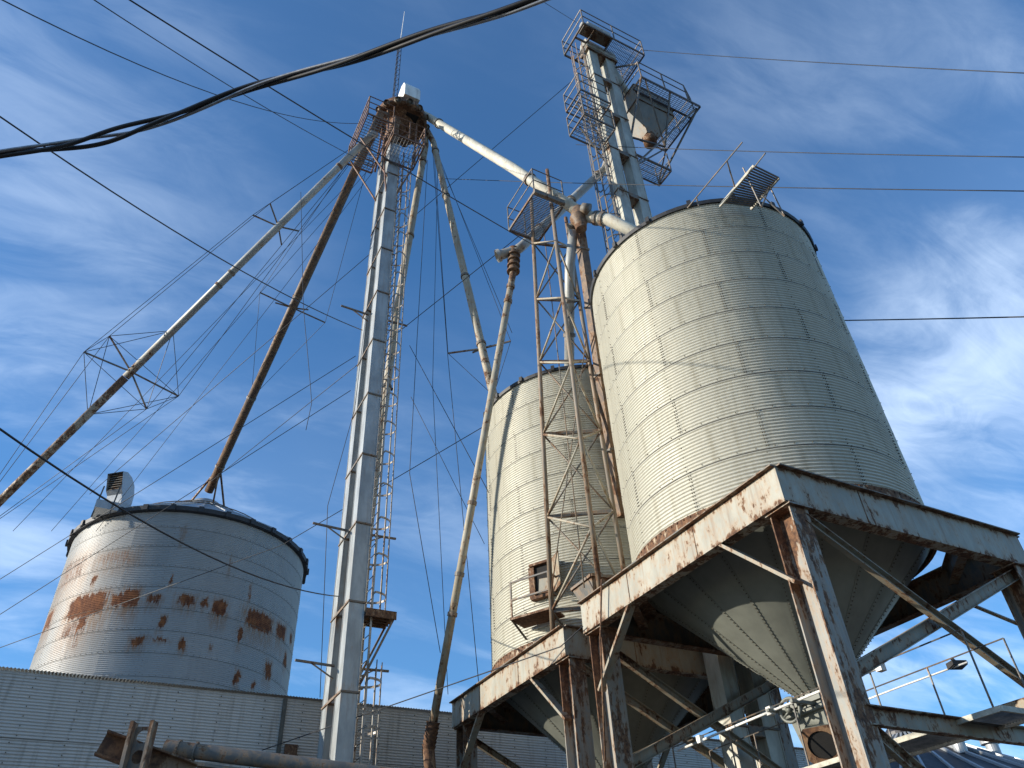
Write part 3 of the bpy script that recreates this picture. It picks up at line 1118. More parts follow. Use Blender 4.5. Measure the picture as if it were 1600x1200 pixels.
# right elevator behind the bins
er = thing('bucket_elevator', 'twin-leg bucket elevator with stacked cage platforms rising behind the cream silos', 'grain elevator', (12.1, 12.4, 0))
JR = [3.2 + 2.44 * k for k in range(12)]
trunk(er, 11.52, 11.90, 12.16, 12.56, 0.3, JR, 31.9, M['legwarm'], .03)
trunk(er, 12.36, 12.74, 12.16, 12.56, 0.3, JR, 31.9, M['legwarm'], .03)
for z in JR[1::1]:
    if z < 31:
        b = MB()
        b.box((11.93, 12.14, z - .18), (12.33, 12.58, z + .03))
        b.build('leg_tie', M['darksteel'], er)
b = MB()
b.prism((11.45, 12.36, 31.9), (12.85, 12.36, 31.9), [(-.26, 0), (.26, 0), (.28, .5), (.2, .85), (0, 1.0), (-.2, .85), (-.28, .5)])
b.build('head_hood', M['legwarm'], er)
b = MB()
b.box((11.4, 12.08, 31.88), (12.9, 12.64, 32.05))
b.build('head_base', M['darksteel'], er)
b = MB()
b.tube((11.2, 11.75, 32.75), (12.3, 11.75, 32.75), .23, 18)
b.tube((10.98, 11.75, 32.75), (11.2, 11.75, 32.75), .12, 12)
b.build('drive_motor', M['greypipe'], er, 'auto')
b = MB()
b.box((11.0, 11.55, 32.44), (12.3, 12.0, 32.52))
b.build('motor_base', M['darksteel'], er)
grating(er, 12.3, 13.93, 11.5, 13.0, 32.40, M['grate'], M['railing'], 'v', .07, .10)
for p, q in (((10.9, 11.5), (12.3, 11.5)), ((10.9, 13.0), (12.3, 13.0)), ((10.9, 11.5), (10.9, 13.0)), ((11.45, 11.5), (11.45, 13.0)), ((10.9, 12.15), (12.3, 12.15))):
    b = MB()
    b.bar((*p, 32.35), (*q, 32.35), .06, .10)
    b.build('floor_beam', M['railing'], er)
railing(er, [(10.9, 11.5), (13.93, 11.5), (13.93, 13.0), (10.9, 13.0)], 32.40, 1.1, M['railing'], (1.0, .52), 1.55, .022, True)
# second platform with grain cleaner
grating(er, 13.0, 15.9, 11.17, 11.75, 29.42, M['grate'], M['railing'], 'u', .07, .10)
grating(er, 15.0, 15.9, 11.77, 13.5, 29.42, M['grate'], M['railing'], 'v', .07, .10)
railing(er, [(13.0, 13.5), (13.0, 11.17), (15.3, 11.17), (15.9, 11.5), (15.9, 13.5)], 29.42, 1.08, M['railing'], (1.0, .52), 1.3, .022)
grating(er, 13.2, 15.2, 12.9, 13.7, 26.9, M['grate'], M['railing'], 'u', .07, .09)
railing(er, [(15.2, 12.9), (15.2, 13.7), (13.2, 13.7)], 26.9, 1.08, M['railing'], (1.0, .52), 1.3, .02)
for p, q in (((13.0, 11.2, 29.35), (12.74, 12.3, 26.4)), ((15.8, 11.3, 29.35), (12.75, 12.3, 25.0)), ((15.8, 13.4, 29.35), (12.75, 12.4, 25.0)), ((15.85, 11.3, 29.35), (15.15, 13.65, 26.9)),
             ((15.85, 13.4, 29.4), (15.15, 13.65, 26.95)), ((13.0, 13.4, 29.35), (13.25, 13.65, 26.95)), ((14.4, 11.2, 29.35), (14.4, 12.2, 27.0)), ((14.4, 12.2, 27.0), (12.75, 12.4, 26.9)),
             ((13.2, 11.2, 29.35), (14.4, 12.2, 27.0)), ((13.05, 11.17, 30.4), (12.75, 12.4, 31.8))):
    b = MB()
    b.bar(p, q, .06, .06)
    b.build('platform_brace', M['railing'], er)
gc = MB()
x0, x1, y0, y1 = 13.15, 14.95, 11.8, 13.3
gc.add([(x0, y0, 29.9), (x1, y0, 29.9), (x1, y1, 29.9), (x0, y1, 29.9), (x0, y0, 28.9), (x1, y0, 28.9), (x1, y1, 28.9), (x0, y1, 28.9),
        (13.75, 12.3, 27.7), (14.3, 12.3, 27.7), (14.3, 12.75, 27.7), (13.75, 12.75, 27.7)],
       [(0, 1, 2, 3), (0, 4, 5, 1), (1, 5, 6, 2), (2, 6, 7, 3), (3, 7, 4, 0), (4, 8, 9, 5), (5, 9, 10, 6), (6, 10, 11, 7), (7, 11, 8, 4), (8, 11, 10, 9)])
gco = gc.build('cleaner_box', M['cleaner'], er)
for z in (29.92, 28.9):
    b = MB()
    for p, q in (((x0, y0), (x1, y0)), ((x1, y0), (x1, y1)), ((x1, y1), (x0, y1)), ((x0, y1), (x0, y0))):
        b.bar((*p, z), (*q, z), .06, .06)
    b.build('cleaner_band', M['darksteel'], gco)
b = MB()
b.tube((12.6, 12.36, 32.0), (13.4, 12.5, 30.2), .2, 12)
b.build('head_spout', M['legwarm'], er, True)
b = MB()
b.tube((14.0, 12.5, 27.8), (14.0, 12.5, 27.35), .26, 14)
b.build('outlet_box', M['rust'], er, True)
# ladder landings
for (a0, a1, c0, c1, zf) in ((10.15, 11.45, 11.55, 12.55, 26.95), (10.15, 11.45, 11.6, 12.57, 25.45)):
    grating(er, a0, a1, c0, c1, zf, M['grate'], M['railing'], 'u', .12, .08)
    railing(er, [(a1, c0), (a0, c0), (a0, c1), (a1, c1)], zf, 1.08, M['railing'], (1.0, .52), 1.4, .02)
    b = MB()
    b.bar((a0 + .1, (c0 + c1) / 2, zf - .05), (11.5, 12.36, zf - 1.3), .05, .05)
    b.build('platform_brace', M['railing'], er)
caged_ladder(er, (11.24, 12.36, 0), (-1, 0, 0), 8.0, 31.9, .21, .36, 1.0, M['railing'], True, 9.0)


# ------------------------------------------------------------------ grain spouts
def spout(name, label, pts, r, m, bands=(), n=14, group=None, bandr=1.25):
    root = thing(name, label, 'spout', pts[-1], group)
    b = MB()
    b.path(pts, r, n)
    b.build('pipe', m, root, True)
    for (i, t) in bands:
        p = Vector(pts[i]).lerp(Vector(pts[i + 1]), t)
        d = (Vector(pts[i + 1]) - Vector(pts[i])).normalized()
        b = MB()
        b.tube(p - d * .05, p + d * .05, r * bandr, n)
        b.build('clamp_band', M['darksteel'], root)
    return root


S1a, S1b = at(583, 208, v=17.4), at(-90, 872, z=13.6)
s1 = spout('grain_spout', 'long pale spout running down to the left edge past two wire-braced spreaders', [S1a + Vector((.15, .2, .25)), S1a, S1a.lerp(S1b, .62)], .135, M['greypipe'], [(1, .15), (1, .6), (1, .65)], bandr=1.1)
b = MB()
b.path([S1a.lerp(S1b, .621), S1b], .135, 14)
b.build('pipe', M['rustypipe'], s1, True)
S2a, S2b = at(597, 175, v=17.5), at(326, 768, r=32.0)
s2 = spout('grain_spout', 'dark brown spout running down onto the roof peak of the rusty silo', [S2a + Vector((.25, .3, .3)), S2a, S2b], .185, M['brownpipe'], [(1, .12), (1, .47), (1, .74), (1, .93)], bandr=1.12)
S3 = [at(664, 208, v=18.4), at(665, 226, v=18.4), at(621, 480, v=19.5), at(585, 750, v=20.1), at(560, 960, v=20.9)]
spout('grain_spout', 'rust-blotched spout dropping straight behind the caged ladder', S3, .14, M['mossypipe'], [(1, .12), (1, .6), (2, .5)])
S4 = [at(668, 205, v=18.3), at(677, 222, v=18.2), at(771, 618, u=8.55), at(776, 640, u=8.75)]
s4 = spout('grain_spout', 'worn spout slanting from the distributor to the left rim of the rear cream silo', S4, .128, M['mossypipe'], [(1, .05), (1, .28), (1, .62), (1, .85)])
S5 = [at(655, 176, v=18.2), at(671, 184, v=17.9), at(800, 262, u=7.9), at(903, 330, u=8.85)]
spout('grain_spout', 'thick whitish spout with rust blotches running down right to the lattice mast', S5, .17, M['whitepipe'], [(1, .15), (2, .3)])
S5b = [at(907, 334, u=8.85), at(925, 340, u=9.1), at(950, 343, u=9.35), Vector((10.75, 9.6, 16.5))]
spout('grain_spout', 'short whitish spout from the mast head onto the nearest cream silo roof', S5b, .17, M['whitepipe'], [(1, .3), (1, .7)])
hv = thing('diverter_valve', 'rusty grain diverter valve where spouts meet on the lattice mast', 'valve', at(905, 336, u=8.85))
hc_ = at(905, 336, u=8.85)
b = MB()
b.lathe([(.0, .26), (.18, .24), (.23, .08), (.23, -.12), (.28, -.13), (.28, -.18), (.19, -.32), (.15, -.62), (.0, -.62)], hc_, 18)
b.build('valve_body', M['brownpipe'], hv, 'auto')
for s_ in (-1, 1):
    b = MB()
    b.tube(hc_ + Vector((-.1, .3 * s_, -.05)), hc_ + Vector((.05, .40 * s_, -.18)), .13, 14, .17)
    b.build('valve_collar', M['darksteel'], hv, True)
spout('grain_spout', 'grey vertical spout inside the mast dropping to the rear cream silo roof', [hc_ + Vector((.0, .35, -.3)), hc_ + Vector((.1, .9, -1.2)), Vector((9.75, 13.8, 15.0))], .14, M['greypipe'], [(1, .3), (1, .6)])
dd = thing('drop_duct', 'square dark rusty duct descending from the diverter behind the nearest silo', 'duct', (9.4, 11.7, 7.6))
b = MB()
q0, q1 = at(906, 362, u=9.0), at(922, 470, u=9.3)
q1 = q0 + (q1 - q0) * 3.6
b.bar(q0, q1, .23, .23, (1, 0, 0))
b.build('duct', M['brownpipe'], dd)
for t in (.08, .3, .55, .8):
    b = MB()
    p = q0.lerp(q1, t)
    d = (q1 - q0).normalized()
    b.bar(p - d * .03, p + d * .03, .28, .28, (1, 0, 0))
    b.build('duct_flange', M['darksteel'], dd)

EB = at(803, 394, u=8.0)
S7 = [Vector((11.95, 12.72, 25.6)), Vector((11.7, 12.8, 24.7)), EB + Vector((.25, -.04, .32)), EB]
spout('grain_spout', 'grey spout slanting from the right elevator down to the open elbow', S7, .15, M['greypipe'], [(1, .1), (1, .45), (1, .8)])
ev = thing('elbow_valve', 'dark rusty elbow with an open round mouth above the long downspout', 'valve', EB)
b = MB()
b.tube(EB + Vector((.05, 0, .1)), EB + Vector((-.45, .28, -.12)), .15, 16, .16, False)
b.tube(EB + Vector((.05, 0, .1)), EB + Vector((-.45, .28, -.12)), .135, 16, .145, False)
b.tube(EB + Vector((-.36, .224, -.08)), EB + Vector((-.44, .274, -.116)), .20, 16, .20, False)
b.build('open_mouth', M['greypipe'], ev, True)
b = MB()
b.tube(EB + Vector((-.02, .04, .08)), EB + Vector((-.06, .07, .06)), .133, 16)
b.build('mouth_inside', M['black'], ev)
b = MB()
b.tube(EB + Vector((0, 0, .15)), EB + Vector((0, .12, -.75)), .16, 16, .13)
for z in (-.1, -.3, -.5, -.7):
    b.tube(EB + Vector((0, -z * .16, z)), EB + Vector((0, -z * .16, z - .05)), .195, 16)
b.build('elbow_body', M['brownpipe'], ev, 'auto')
S6a, S6b = EB + Vector((0, .12, -.75)), at(677, 1128, u=7.45)
spout('grain_spout', 'long slim grey downspout slanting in front of the rear cream silo', [S6a, S6b], .10, M['mossypipe'], [(0, .04), (0, .08), (0, .57), (0, .72), (0, .80)])
bt = thing('spout_boot', 'rusty flexible boot at the foot of the long slim downspout', 'spout boot', S6b)
b = MB()
dv = (S6b - S6a).normalized()
q = S6b
for k in range(6):
    b.tube(q, q + dv * .10, .17, 14, .14)
    q = q + dv * .10
b.tube(q, q + Vector((.05, -.12, -.75)), .15, 14, .13)
b.build('boot_sleeve', M['rust'], bt, 'auto')
b = MB()
b.path([q + Vector((.05, -.12, -.7)), q + Vector((.15, -.4, -1.2)), q + Vector((.2, -.6, -2.0)), q + Vector((.2, -.6, -5.2))], .13, 14)
b.build('boot_pipe', M['whitepipe'], bt, True)

# spreader arms and stay cables of the truss-stayed spouts
WIRES = []


def wire(label, pts, r=.013, sag=0.0, seg=1, m='wire', cat='cable', group=None, name='stay_cable'):
    P = [Vector(p) for p in pts]
    if sag or seg > 1:
        a, c = P[0], P[-1]
        n = max(seg, 14)
        P = [a.lerp(c, i / n) - Vector((0, 0, sag * 4 * (i / n) * (1 - i / n))) for i in range(n + 1)]
    b = MB()
    b.path(P, r * 1.35, 6)
    o = b.build(name, M[m], None, True)
    tag(o, label, cat, group)
    return o


def spreader(root, a, c, node_px, tips, w=.04):
    """cross arms clamped square to a spout"""
    n = (c - a).normalized()
    d = ray(*node_px)
    # closest point on the spout axis to the sight line
    w0 = a - CAM
    bb = n.dot(d)
    t = (bb * d.dot(w0) - n.dot(w0)) / (1 - bb * bb)
    p = a + n * t
    out = []
    for tp in tips:
        q = CAM + ray(*tp) * (p - CAM).length
        if (q - p).length > 2.6:
            q = p + (q - p).normalized() * 2.6
        out.append(q)
        b = MB()
        b.bar(p, q, w, w * 1.2)
        b.build('spreader_arm', M['darksteel'], root)
    return p, out


n1, t1 = spreader(s1, S1a, S1b, (205, 581), [(171, 525), (131, 550), (279, 619), (229, 639)])
n2, t2 = spreader(s1, S1a, S1b, (431, 350), [(422, 318), (395, 336), (467, 361), (440, 383)])
hd = S1a + Vector((0, 0, .5))
wname = ['upper front', 'upper rear', 'lower front', 'lower rear']
for i in range(4):
    wire(f'stay cable of the long left spout, {wname[i]} of its four strands', [S1a, t2[i], t1[i], S1b], .008)
# web of bracing wires round the big spreader
for k, dd_ in ((0, -1.0), (1, 1.0)):
    c = n1 + (S1b - S1a).normalized() * 2.0 * dd_
    for i in range(4):
        b = MB()
        b.tube(t1[i], c, .012, 5)
        b.build('bracing_wire', M['wire'], s1)
for i, j in ((0, 1), (1, 3), (3, 2), (2, 0)):
    b = MB()
    b.tube(t1[i], t1[j], .011, 5)
    b.build('bracing_wire', M['wire'], s1)
n3, t3 = spreader(s2, S2a, S2b, (455, 480), [(406, 457), (508, 504), (430, 473), (482, 484)])
for i, nm in enumerate(('left', 'right')):
    wire(f'stay cable on the {nm} side of the dark brown spout', [S2a, t3[i], S2a.lerp(S2b, .74)], .007)
n4, t4 = spreader(s4, S4[1], S4[2], (752, 545), [(700, 552), (798, 533), (738, 551), (768, 540)])
for i, nm in enumerate(('left', 'right')):
    wire(f'stay cable on the {nm} side of the spout to the rear silo', [S4[1], t4[i], S4[2]], .007)

# ------------------------------------------------------------------ rusty round silo behind the shed
RS = 4.57
CS = (2.64, 32.62)
ls = thing('corrugated_silo', 'round galvanised corrugated silo with broad rust stains behind the shed', 'silo', (CS[0], CS[1], 0))
ZR, RH = 16.62, 0.775


def rust_sheet():
    """galvanised sheet; rust stains set by height and bearing round the silo"""
    t = NT('rust_stained_galvanised')
    t.tc.object = ls
    co = t.co
    sx = t.n.new('ShaderNodeSeparateXYZ')
    t.l.new(co, sx.inputs[0])
    ang = t.math('ARCTAN2', sx.outputs[1], sx.outputs[0])
    h = sx.outputs[2]
    cyl = t.n.new('ShaderNodeCombineXYZ')
    t.l.new(t.math('MULTIPLY', ang, RS), cyl.inputs[0])
    t.l.new(h, cyl.inputs[1])
    wob = t.noise(2.2, 8, 0.7, (1.0, 0.7, 1), vec=cyl.outputs[0])
    wob2 = t.noise(5.5, 7, 0.7, (2.4, 0.5, 1), (3, 1, 0), vec=cyl.outputs[0])
    stripe = t.noise(1.0, 3, 0.6, (1.6, 16.0, 1), (1, 1, 0), vec=cyl.outputs[0])
    wa = t.noise(3.5, 6, 0.65, (1.2, 0.8, 1), (8, 2, 0), vec=cyl.outputs[0])
    wz = t.noise(4.0, 7, 0.7, (2.6, 0.5, 1), (2, 9, 0), vec=cyl.outputs[0])
    an2 = t.math('ADD', ang, t.math('MULTIPLY', t.math('SUBTRACT', wa, 0.5), 0.10))
    h2 = t.math('ADD', h, t.math('MULTIPLY', t.math('SUBTRACT', wz, 0.5), 0.75))
    core, stain = None, None
    for (deg, z, w, hh, s_) in PATCH:
        da = t.math('DIVIDE', t.math('ABSOLUTE', t.math('SUBTRACT', an2, R(deg))), R(w))
        dn = t.math('DIVIDE', t.math('SUBTRACT', z, h2), hh)
        ka = t.ramp(da, 0.45, 1.35, 1, 0)
        kz = t.ramp(t.math('ABSOLUTE', dn), 0.5, 1.3, 1, 0)
        m_ = t.math('MULTIPLY', t.math('MULTIPLY', ka, kz), s_)
        core = m_ if core is None else t.math('MAXIMUM', core, m_)
        fall = t.ramp(dn, 0.0, 3.8 if w > 3 else 2.6, 1, 0)
        up = t.ramp(dn, -1.7, -0.4, 0, 1)
        st = t.math('MULTIPLY', t.math('MULTIPLY', t.ramp(da, 0.6, 1.5, 1, 0), t.math('MULTIPLY', fall, up)), s_)
        stain = st if stain is None else t.math('MAXIMUM', stain, st)
    oi = t.n.new('ShaderNodeObjectInfo')
    v = t.math('ADD', 0.92, t.math('MULTIPLY', oi.outputs['Random'], 0.14))
    base = t.mix(t.ramp(wob, 0.35, 0.75, 0, 0.5), (0.325, 0.328, 0.32), (0.255, 0.258, 0.248))
    base = t.mix(1.0, base, t.mix(v, (0, 0, 0), (1, 1, 1)), 'MULTIPLY')
    grime = t.ramp(wob2, 0.55, 0.8, 0, 0.35)
    base = t.mix(grime, base, (0.33, 0.30, 0.25))
    vst = t.noise(6.0, 6, 0.65, (3.0, 0.35, 1), (5, 5, 0), vec=cyl.outputs[0])
    f = t.math('ADD', t.math('MULTIPLY', core, 0.70), t.math('ADD', t.math('MULTIPLY', vst, 0.45), t.math('MULTIPLY', stripe, 0.16)))
    cm = t.ramp(f, 0.64, 0.84)
    f2 = t.math('MULTIPLY', stain, t.ramp(vst, 0.32, 0.60))
    c = t.mix(t.math('MULTIPLY', f2, 0.95), base, (0.25, 0.12, 0.038))
    rc = t.mix(t.ramp(t.noise(3.0, 7, 0.7, (2, 1, 1), vec=cyl.outputs[0]), 0.35, 0.7), (0.10, 0.032, 0.014), (0.27, 0.10, 0.035))
    c = t.mix(cm, c, rc)
    t.b.inputs['Specular IOR Level'].default_value = 0.4
    return t.done(c, t.ramp(cm, 0, 1, 0.48, 0.9), t.ramp(cm, 0, 1, 0.15, 0.0))


# bearing (deg), height, half width (deg), half height, strength
PATCH = [(-137.6, 12.97, 12.2, 0.49, 1), (-140.7, 12.18, 9.8, 0.41, 0.62), (-122.2, 13.01, 3.6, 0.26, 0.97), (-116.6, 13.09, 4.1, 0.39, 0.97), (-106.7, 13.04, 3.6, 0.19, 0.74), (-93.5, 13.08, 4.9, 0.21, 0.78), (-85.7, 13.1, 1.5, 0.18, 0.8), (-78.6, 13.01, 3.7, 0.3, 1), (-57.3, 12.97, 9.9, 0.38, 0.97), (-40.3, 13.02, 5.3, 0.33, 0.95), (-156.5, 14.61, 15.1, 0.7, 0.58), (-130.1, 14.67, 12.4, 0.31, 0.56), (-137.2, 13.93, 1.2, 0.27, 0.8), (-109.3, 11.53, 3.4, 0.19, 0.78), (-100.4, 11.63, 4.2, 0.07, 0.7), (-91.3, 11.52, 1.8, 0.2, 0.9), (-101.4, 12.22, 1.7, 0.26, 0.82), (-66.8, 12.24, 1.1, 0.31, 0.95), (-46.7, 11.37, 3.0, 0.34, 0.85), (-64.8, 10.76, 1.7, 0.28, 0.85), (-31.3, 12.18, 2.5, 0.31, 0.95), (-101.5, 15.55, 1.1, 0.37, 0.5), (-78.1, 14.69, 0.9, 0.33, 0.52), (-101.5, 13.79, 0.7, 0.22, 0.8), (-65.7, 13.84, 1.0, 0.34, 0.65), (-136.7, 12.33, 3.0, 0.33, 0.85), (-166.9, 13.02, 7.3, 0.49, 0.75), (-79.3, 11.55, 1.1, 0.13, 0.6), (-137.2, 11.72, 2.8, 0.34, 0.6), (-55.1, 10.71, 1.2, 0.15, 0.8), (-26.6, 13.16, 2.7, 0.22, 0.8)]
M['ruststain'] = rust_sheet()
per = 10
arc = 2 * PI / per
me = sheet_mesh('silo_sheet', RS, arc, RH, 12, 0.011, M['ruststain'], 12, 14, False, 5)
for i in range(12):
    for k in range(per):
        inst('wall_sheet', me, ls, (0, 0, ZR - (i + 1) * RH), arc * k + (i % 2) * arc / 2 + .05)
b = MB()
b.lathe([(RS, 0), (RS, ZR - 12 * RH)], (CS[0], CS[1], 0), 60)
b.build('lower_wall', M['galv'], ls, True)
# ribbed cone roof
nr = 30
a = 2 * PI / nr
b = MB()
rz0, rz1, rr0, rr1 = ZR + .02, ZR + 2.55, RS + .14, .55
b.lathe([(rr0, rz0 - .10), (rr0, rz0), (rr1, rz1)], (0, 0, 0), 2, 0, a)
for r_, z_ in ((0, 0),):
    p0, p1 = Vector((rr0, 0, rz0)), Vector((rr1, 0, rz1))
    n_ = Vector((rz1 - rz0, 0, rr0 - rr1)).normalized()
    b.bar(p0 + n_ * .03, p1 + n_ * .03, .07, .09, n_)
rpm = b.mesh('roof_panel', M['galv'])
for k in range(nr):
    inst('roof_panel', rpm, ls, (0, 0, 0), a * k)
b = MB()
b.lathe([(RS + .02, -.16), (RS + .17, -.14), (RS + .19, .02), (RS + .12, .06)], (CS[0], CS[1], ZR), 60)
b.build('eave_ring', M['eave'], ls)
b = MB()
b.box((RS + .05, -.09, ZR - .17), (RS + .24, .09, ZR + .05))
clip = b.mesh('eave_clip', M['eave'])
for k in range(nr):
    inst('eave_clip', clip, ls, (0, 0, 0), a * k)
b = MB()
b.lathe([(.66, 2.40), (.66, 2.66), (.62, 2.74), (.22, 2.95), (0, 2.95)], (CS[0], CS[1], ZR), 30)
b.build('roof_cap', M['galv'], ls, 'auto')
for aa in (R(-80), R(20), R(150)):
    b = MB()
    p = S2a.lerp(S2b, .93)
    b.bar(Vector((CS[0] + 1.1 * math.cos(aa), CS[1] + 1.1 * math.sin(aa), ZR + 2.25)), p, .07, .07)
    b.build('spout_strut', M['rust'], ls)
# roof hand lines
for rr_ in (1.6, 3.0):
    b = MB()
    zq = rz0 + (rz1 - rz0) * (rr0 - rr_) / (rr0 - rr1) + .14
    b.path([(CS[0] + rr_ * math.cos(2 * PI * i / 40), CS[1] + rr_ * math.sin(2 * PI * i / 40), zq) for i in range(41)], .022, 5, False)
    b.build('roof_ring', M['darksteel'], ls)

# goose-neck fan exhaust on the roof edge
fc = at(180, 786, r=29.6)
gn = thing('roof_vent', 'hooded galvanised fan vent on the left roof edge of the rusty silo', 'vent', (fc.x, fc.y, fc.z))
fdir = (Vector((-ray(200, 760).x, -ray(200, 760).y, 0)).normalized() + Vector((-1.1, -.3, 0))).normalized()
fs_ = Vector((-fdir.y, fdir.x, 0))


def fpt(x, y, s_):
    return fc + fdir * (x * .72) + fs_ * (s_ * .72) + Vector((0, 0, y * .82))


W2 = .46
outer = [(-.60, -.25), (-.68, .2), (-.66, .7), (-.48, 1.1), (-.12, 1.38), (.30, 1.46), (.66, 1.32)]
prof = outer + [(.40, .52), (.20, .34), (.15, -.25)]
b = MB()
nP = len(prof)
vs2 = [fpt(x, y, -W2) for x, y in prof] + [fpt(x, y, W2) for x, y in prof]
fcs = [tuple(range(nP)), tuple(range(2 * nP - 1, nP - 1, -1))]
for i in range(nP):
    if i in (len(outer) - 1, nP - 1):
        continue
    j = (i + 1) % nP
    fcs.append((i, i + nP, j + nP, j))
b.add(vs2, fcs)
b.build('hood', M['galv'], gn)
b = MB()
for i in range(7):
    y0_, y1_ = .58 + i * .115, .58 + i * .115
    b.bar(fpt(.30 + i * .02, y0_, -W2 + .03), fpt(.30 + i * .02, y1_, W2 - .03), .10, .02, (0, 0, 1))
b.build('louvre', M['darksteel'], gn)
b = MB()
b.box((fc.x - .62, fc.y - .5, ZR - .1), (fc.x + .5, fc.y + .5, fc.z - .22))
b.build('plinth', M['galv'], gn)
for s_ in (-W2 - .05, W2 + .05):
    b = MB()
    b.bar(fpt(.55, .7, s_), fpt(.75, -1.0, s_), .05, .05)
    b.build('stay', M['railing'], gn)

# ------------------------------------------------------------------ corrugated metal shed
VW = 20.5
ZE = 7.86
sh = thing('metal_shed', 'long grey corrugated metal shed in shade below the rusty silo', 'shed', (0, VW, 0))


def wall_sheet(Lw, Hh, waves, amp=.013, seg=6):
    b = MB()
    rows = waves * seg
    for i in range(rows + 1):
        t = i / rows
        y = -amp * math.sin(2 * PI * waves * t) - .010 * (1 - t)
        b.v += [(0, y - .005, -.03 + (Hh + .03) * t), (Lw * .5, y, -.03 + (Hh + .03) * t), (Lw + .04, y, -.03 + (Hh + .03) * t)]
    for i in range(rows):
        for k in range(2):
            b.f.append((i * 3 + k, i * 3 + k + 1, (i + 1) * 3 + k + 1, (i + 1) * 3 + k))
            b.m.append(0)
    for k in range(0, waves, 3):
        for x in (.03, Lw * .33, Lw * .66):
            z = (k + .25) * Hh / waves
            b.bar((x, -amp - .012, z), (x, -amp - .026, z), .022, .022, (0, 0, 1), 1)
    return b.mesh('wall_sheet', [M['wall'], M['bolt']], True)


LW, HW = 3.04, 1.34
wm = wall_sheet(LW, HW, 20)
xs0 = -14.2
for j in range(4):
    for i in range(13):
        off = (.0 if j % 2 == 0 else -1.1)
        o = inst('wall_sheet', wm, sh, (xs0 + i * LW + off, random.uniform(-.012, .006), ZE - .04 - (j + 1) * HW + random.uniform(-.008, .008)))
b = MB()
b.box((-15.2, VW + .02, 0), (24.5, VW + .2, ZE - .25))
b.build('inner_wall', M['darksteel'], sh)
b = MB()
b.box((-15.2, VW - .012, 0), (24.5, VW + .018, ZE - .04 - 4 * HW))
b.build('lower_wall', M['wall'], sh)
# corrugated roof sheet edge
b = MB()
nu = 40 * 12
vs2, fcs = [], []
pitch = .0762
for i in range(int(39.5 / pitch) * 4 + 1):
    x = -15.0 + i * pitch / 4
    w = .012 * math.sin(i * PI / 2)
    vs2 += [(x, VW - .10, ZE + .00 + w), (x, VW + 9.0, ZE + 1.6 + w)]
for i in range(len(vs2) // 2 - 1):
    fcs.append((2 * i, 2 * i + 2, 2 * i + 3, 2 * i + 1))
b.add(vs2, fcs)
b.build('roof', M['galv'], sh)
b = MB()
b.box((4.52, VW - .06, 5.6), (4.62, VW - .02, ZE - .06))
b.build('end_joint', M['seam'], sh)
b = MB()
b.box((4.70, VW - .14, 6.45), (5.0, VW - .03, 6.72))
b.build('wall_box', M['rust'], sh)
b = MB()
b.tube((7.0, VW - .06, 5.2), (7.0, VW - .06, 7.1), .02, 6)
b.build('downpipe', M['darksteel'], sh)

# ------------------------------------------------------------------ far bin with ribbed dark roof
FB = thing('distant_bin', 'distant round bin with dark ribbed cone roof seen low on the right', 'silo', (37.5, 27.0, 0))
fcx, fcy, fz = 37.2, 26.6, 0
ap = at(1413, 1150, r=45.0)
fcx, fcy = ap.x, ap.y
FB.location = (fcx, fcy, 0)
n_r, Rf = 36, 6.6
zf1 = ap.z
zf0 = zf1 - 3.1
a = 2 * PI / n_r
b = MB()
b.lathe([(Rf, zf0 - .12), (Rf, zf0), (.7, zf1)], (0, 0, 0), 1, 0, a)
p0, p1 = Vector((Rf, 0, zf0)), Vector((.7, 0, zf1))
n_ = Vector((zf1 - zf0, 0, Rf - .7)).normalized()
b.bar(p0 + n_ * .05, p1 + n_ * .05, .09, .12, n_, 1)
fpm = b.mesh('roof_panel', [M['darkroof'], M['galv']])
for k in range(n_r):
    inst('roof_panel', fpm, FB, (0, 0, 0), a * k)
b = MB()
b.lathe([(Rf - .2, 0), (Rf - .2, zf0)], (fcx, fcy, 0), 48)
b.build('wall', M['galv'], FB, True)
b = MB()
b.lathe([(.95, -.12), (.95, .12), (.55, .55), (0, .72)], (fcx, fcy, zf1), 24)
b.build('peak_cap', M['darkroof'], FB)
for aa in (-150, -110, -75):
    q = Vector((fcx + 3.7 * math.cos(R(aa)), fcy + 3.7 * math.sin(R(aa)), zf0 + 3.1 * (Rf - 3.7) / (Rf - .7)))
    b = MB()
    b.lathe([(.28, -.1), (.28, .45), (.44, .45), (.44, .62), (.1, .72), (0, .72)], q, 16)
    b.build('roof_vent', M['galv'], FB)

# ------------------------------------------------------------------ foreground scrap steel and tube conveyor, lower left
tb = thing('tube_conveyor', 'grey tube conveyor on scalloped steel rail in the lower left foreground', 'conveyor', (1.5, 9, 0))
ta, tb_ = at(258, 1168, r=9.4), at(640, 1216, r=9.0)
dt = (tb_ - ta).normalized()
b = MB()
b.tube(ta, tb_, .078, 20)
b.build('tube', M['darkpipe'], tb, 'auto')
for t in (.05, .12):
    b = MB()
    p = ta.lerp(tb_, t)
    b.tube(p, p + dt * .02, .092, 20)
    b.build('collar', M['darksteel'], tb)
b = MB()
dz = Vector((0, 0, -.125))
b.bar(ta - dt * .18 + dz, tb_ + dz, .10, .03)
ro = b.build('rail', M['darksteel'], tb)
L = (tb_ - ta).length
n = int(L / .26)
for k in range(n):
    p = ta + dt * (k * .26 - .06) + dz
    b = MB()
    b.prism(p + Vector((0, 0, -.015)) - dt.cross(Vector((0, 0, 1))) * .006, p + Vector((0, 0, -.015)) + dt.cross(Vector((0, 0, 1))) * .006,
            [(-.10, 0), (.10, 0), (.055, -.05), (.03, -.15), (.05, -.26), (-.05, -.26), (-.03, -.15), (-.055, -.05)], (0, 0, 1))
    b.build('scallop_plate', M['darksteel'], ro)
b = MB()
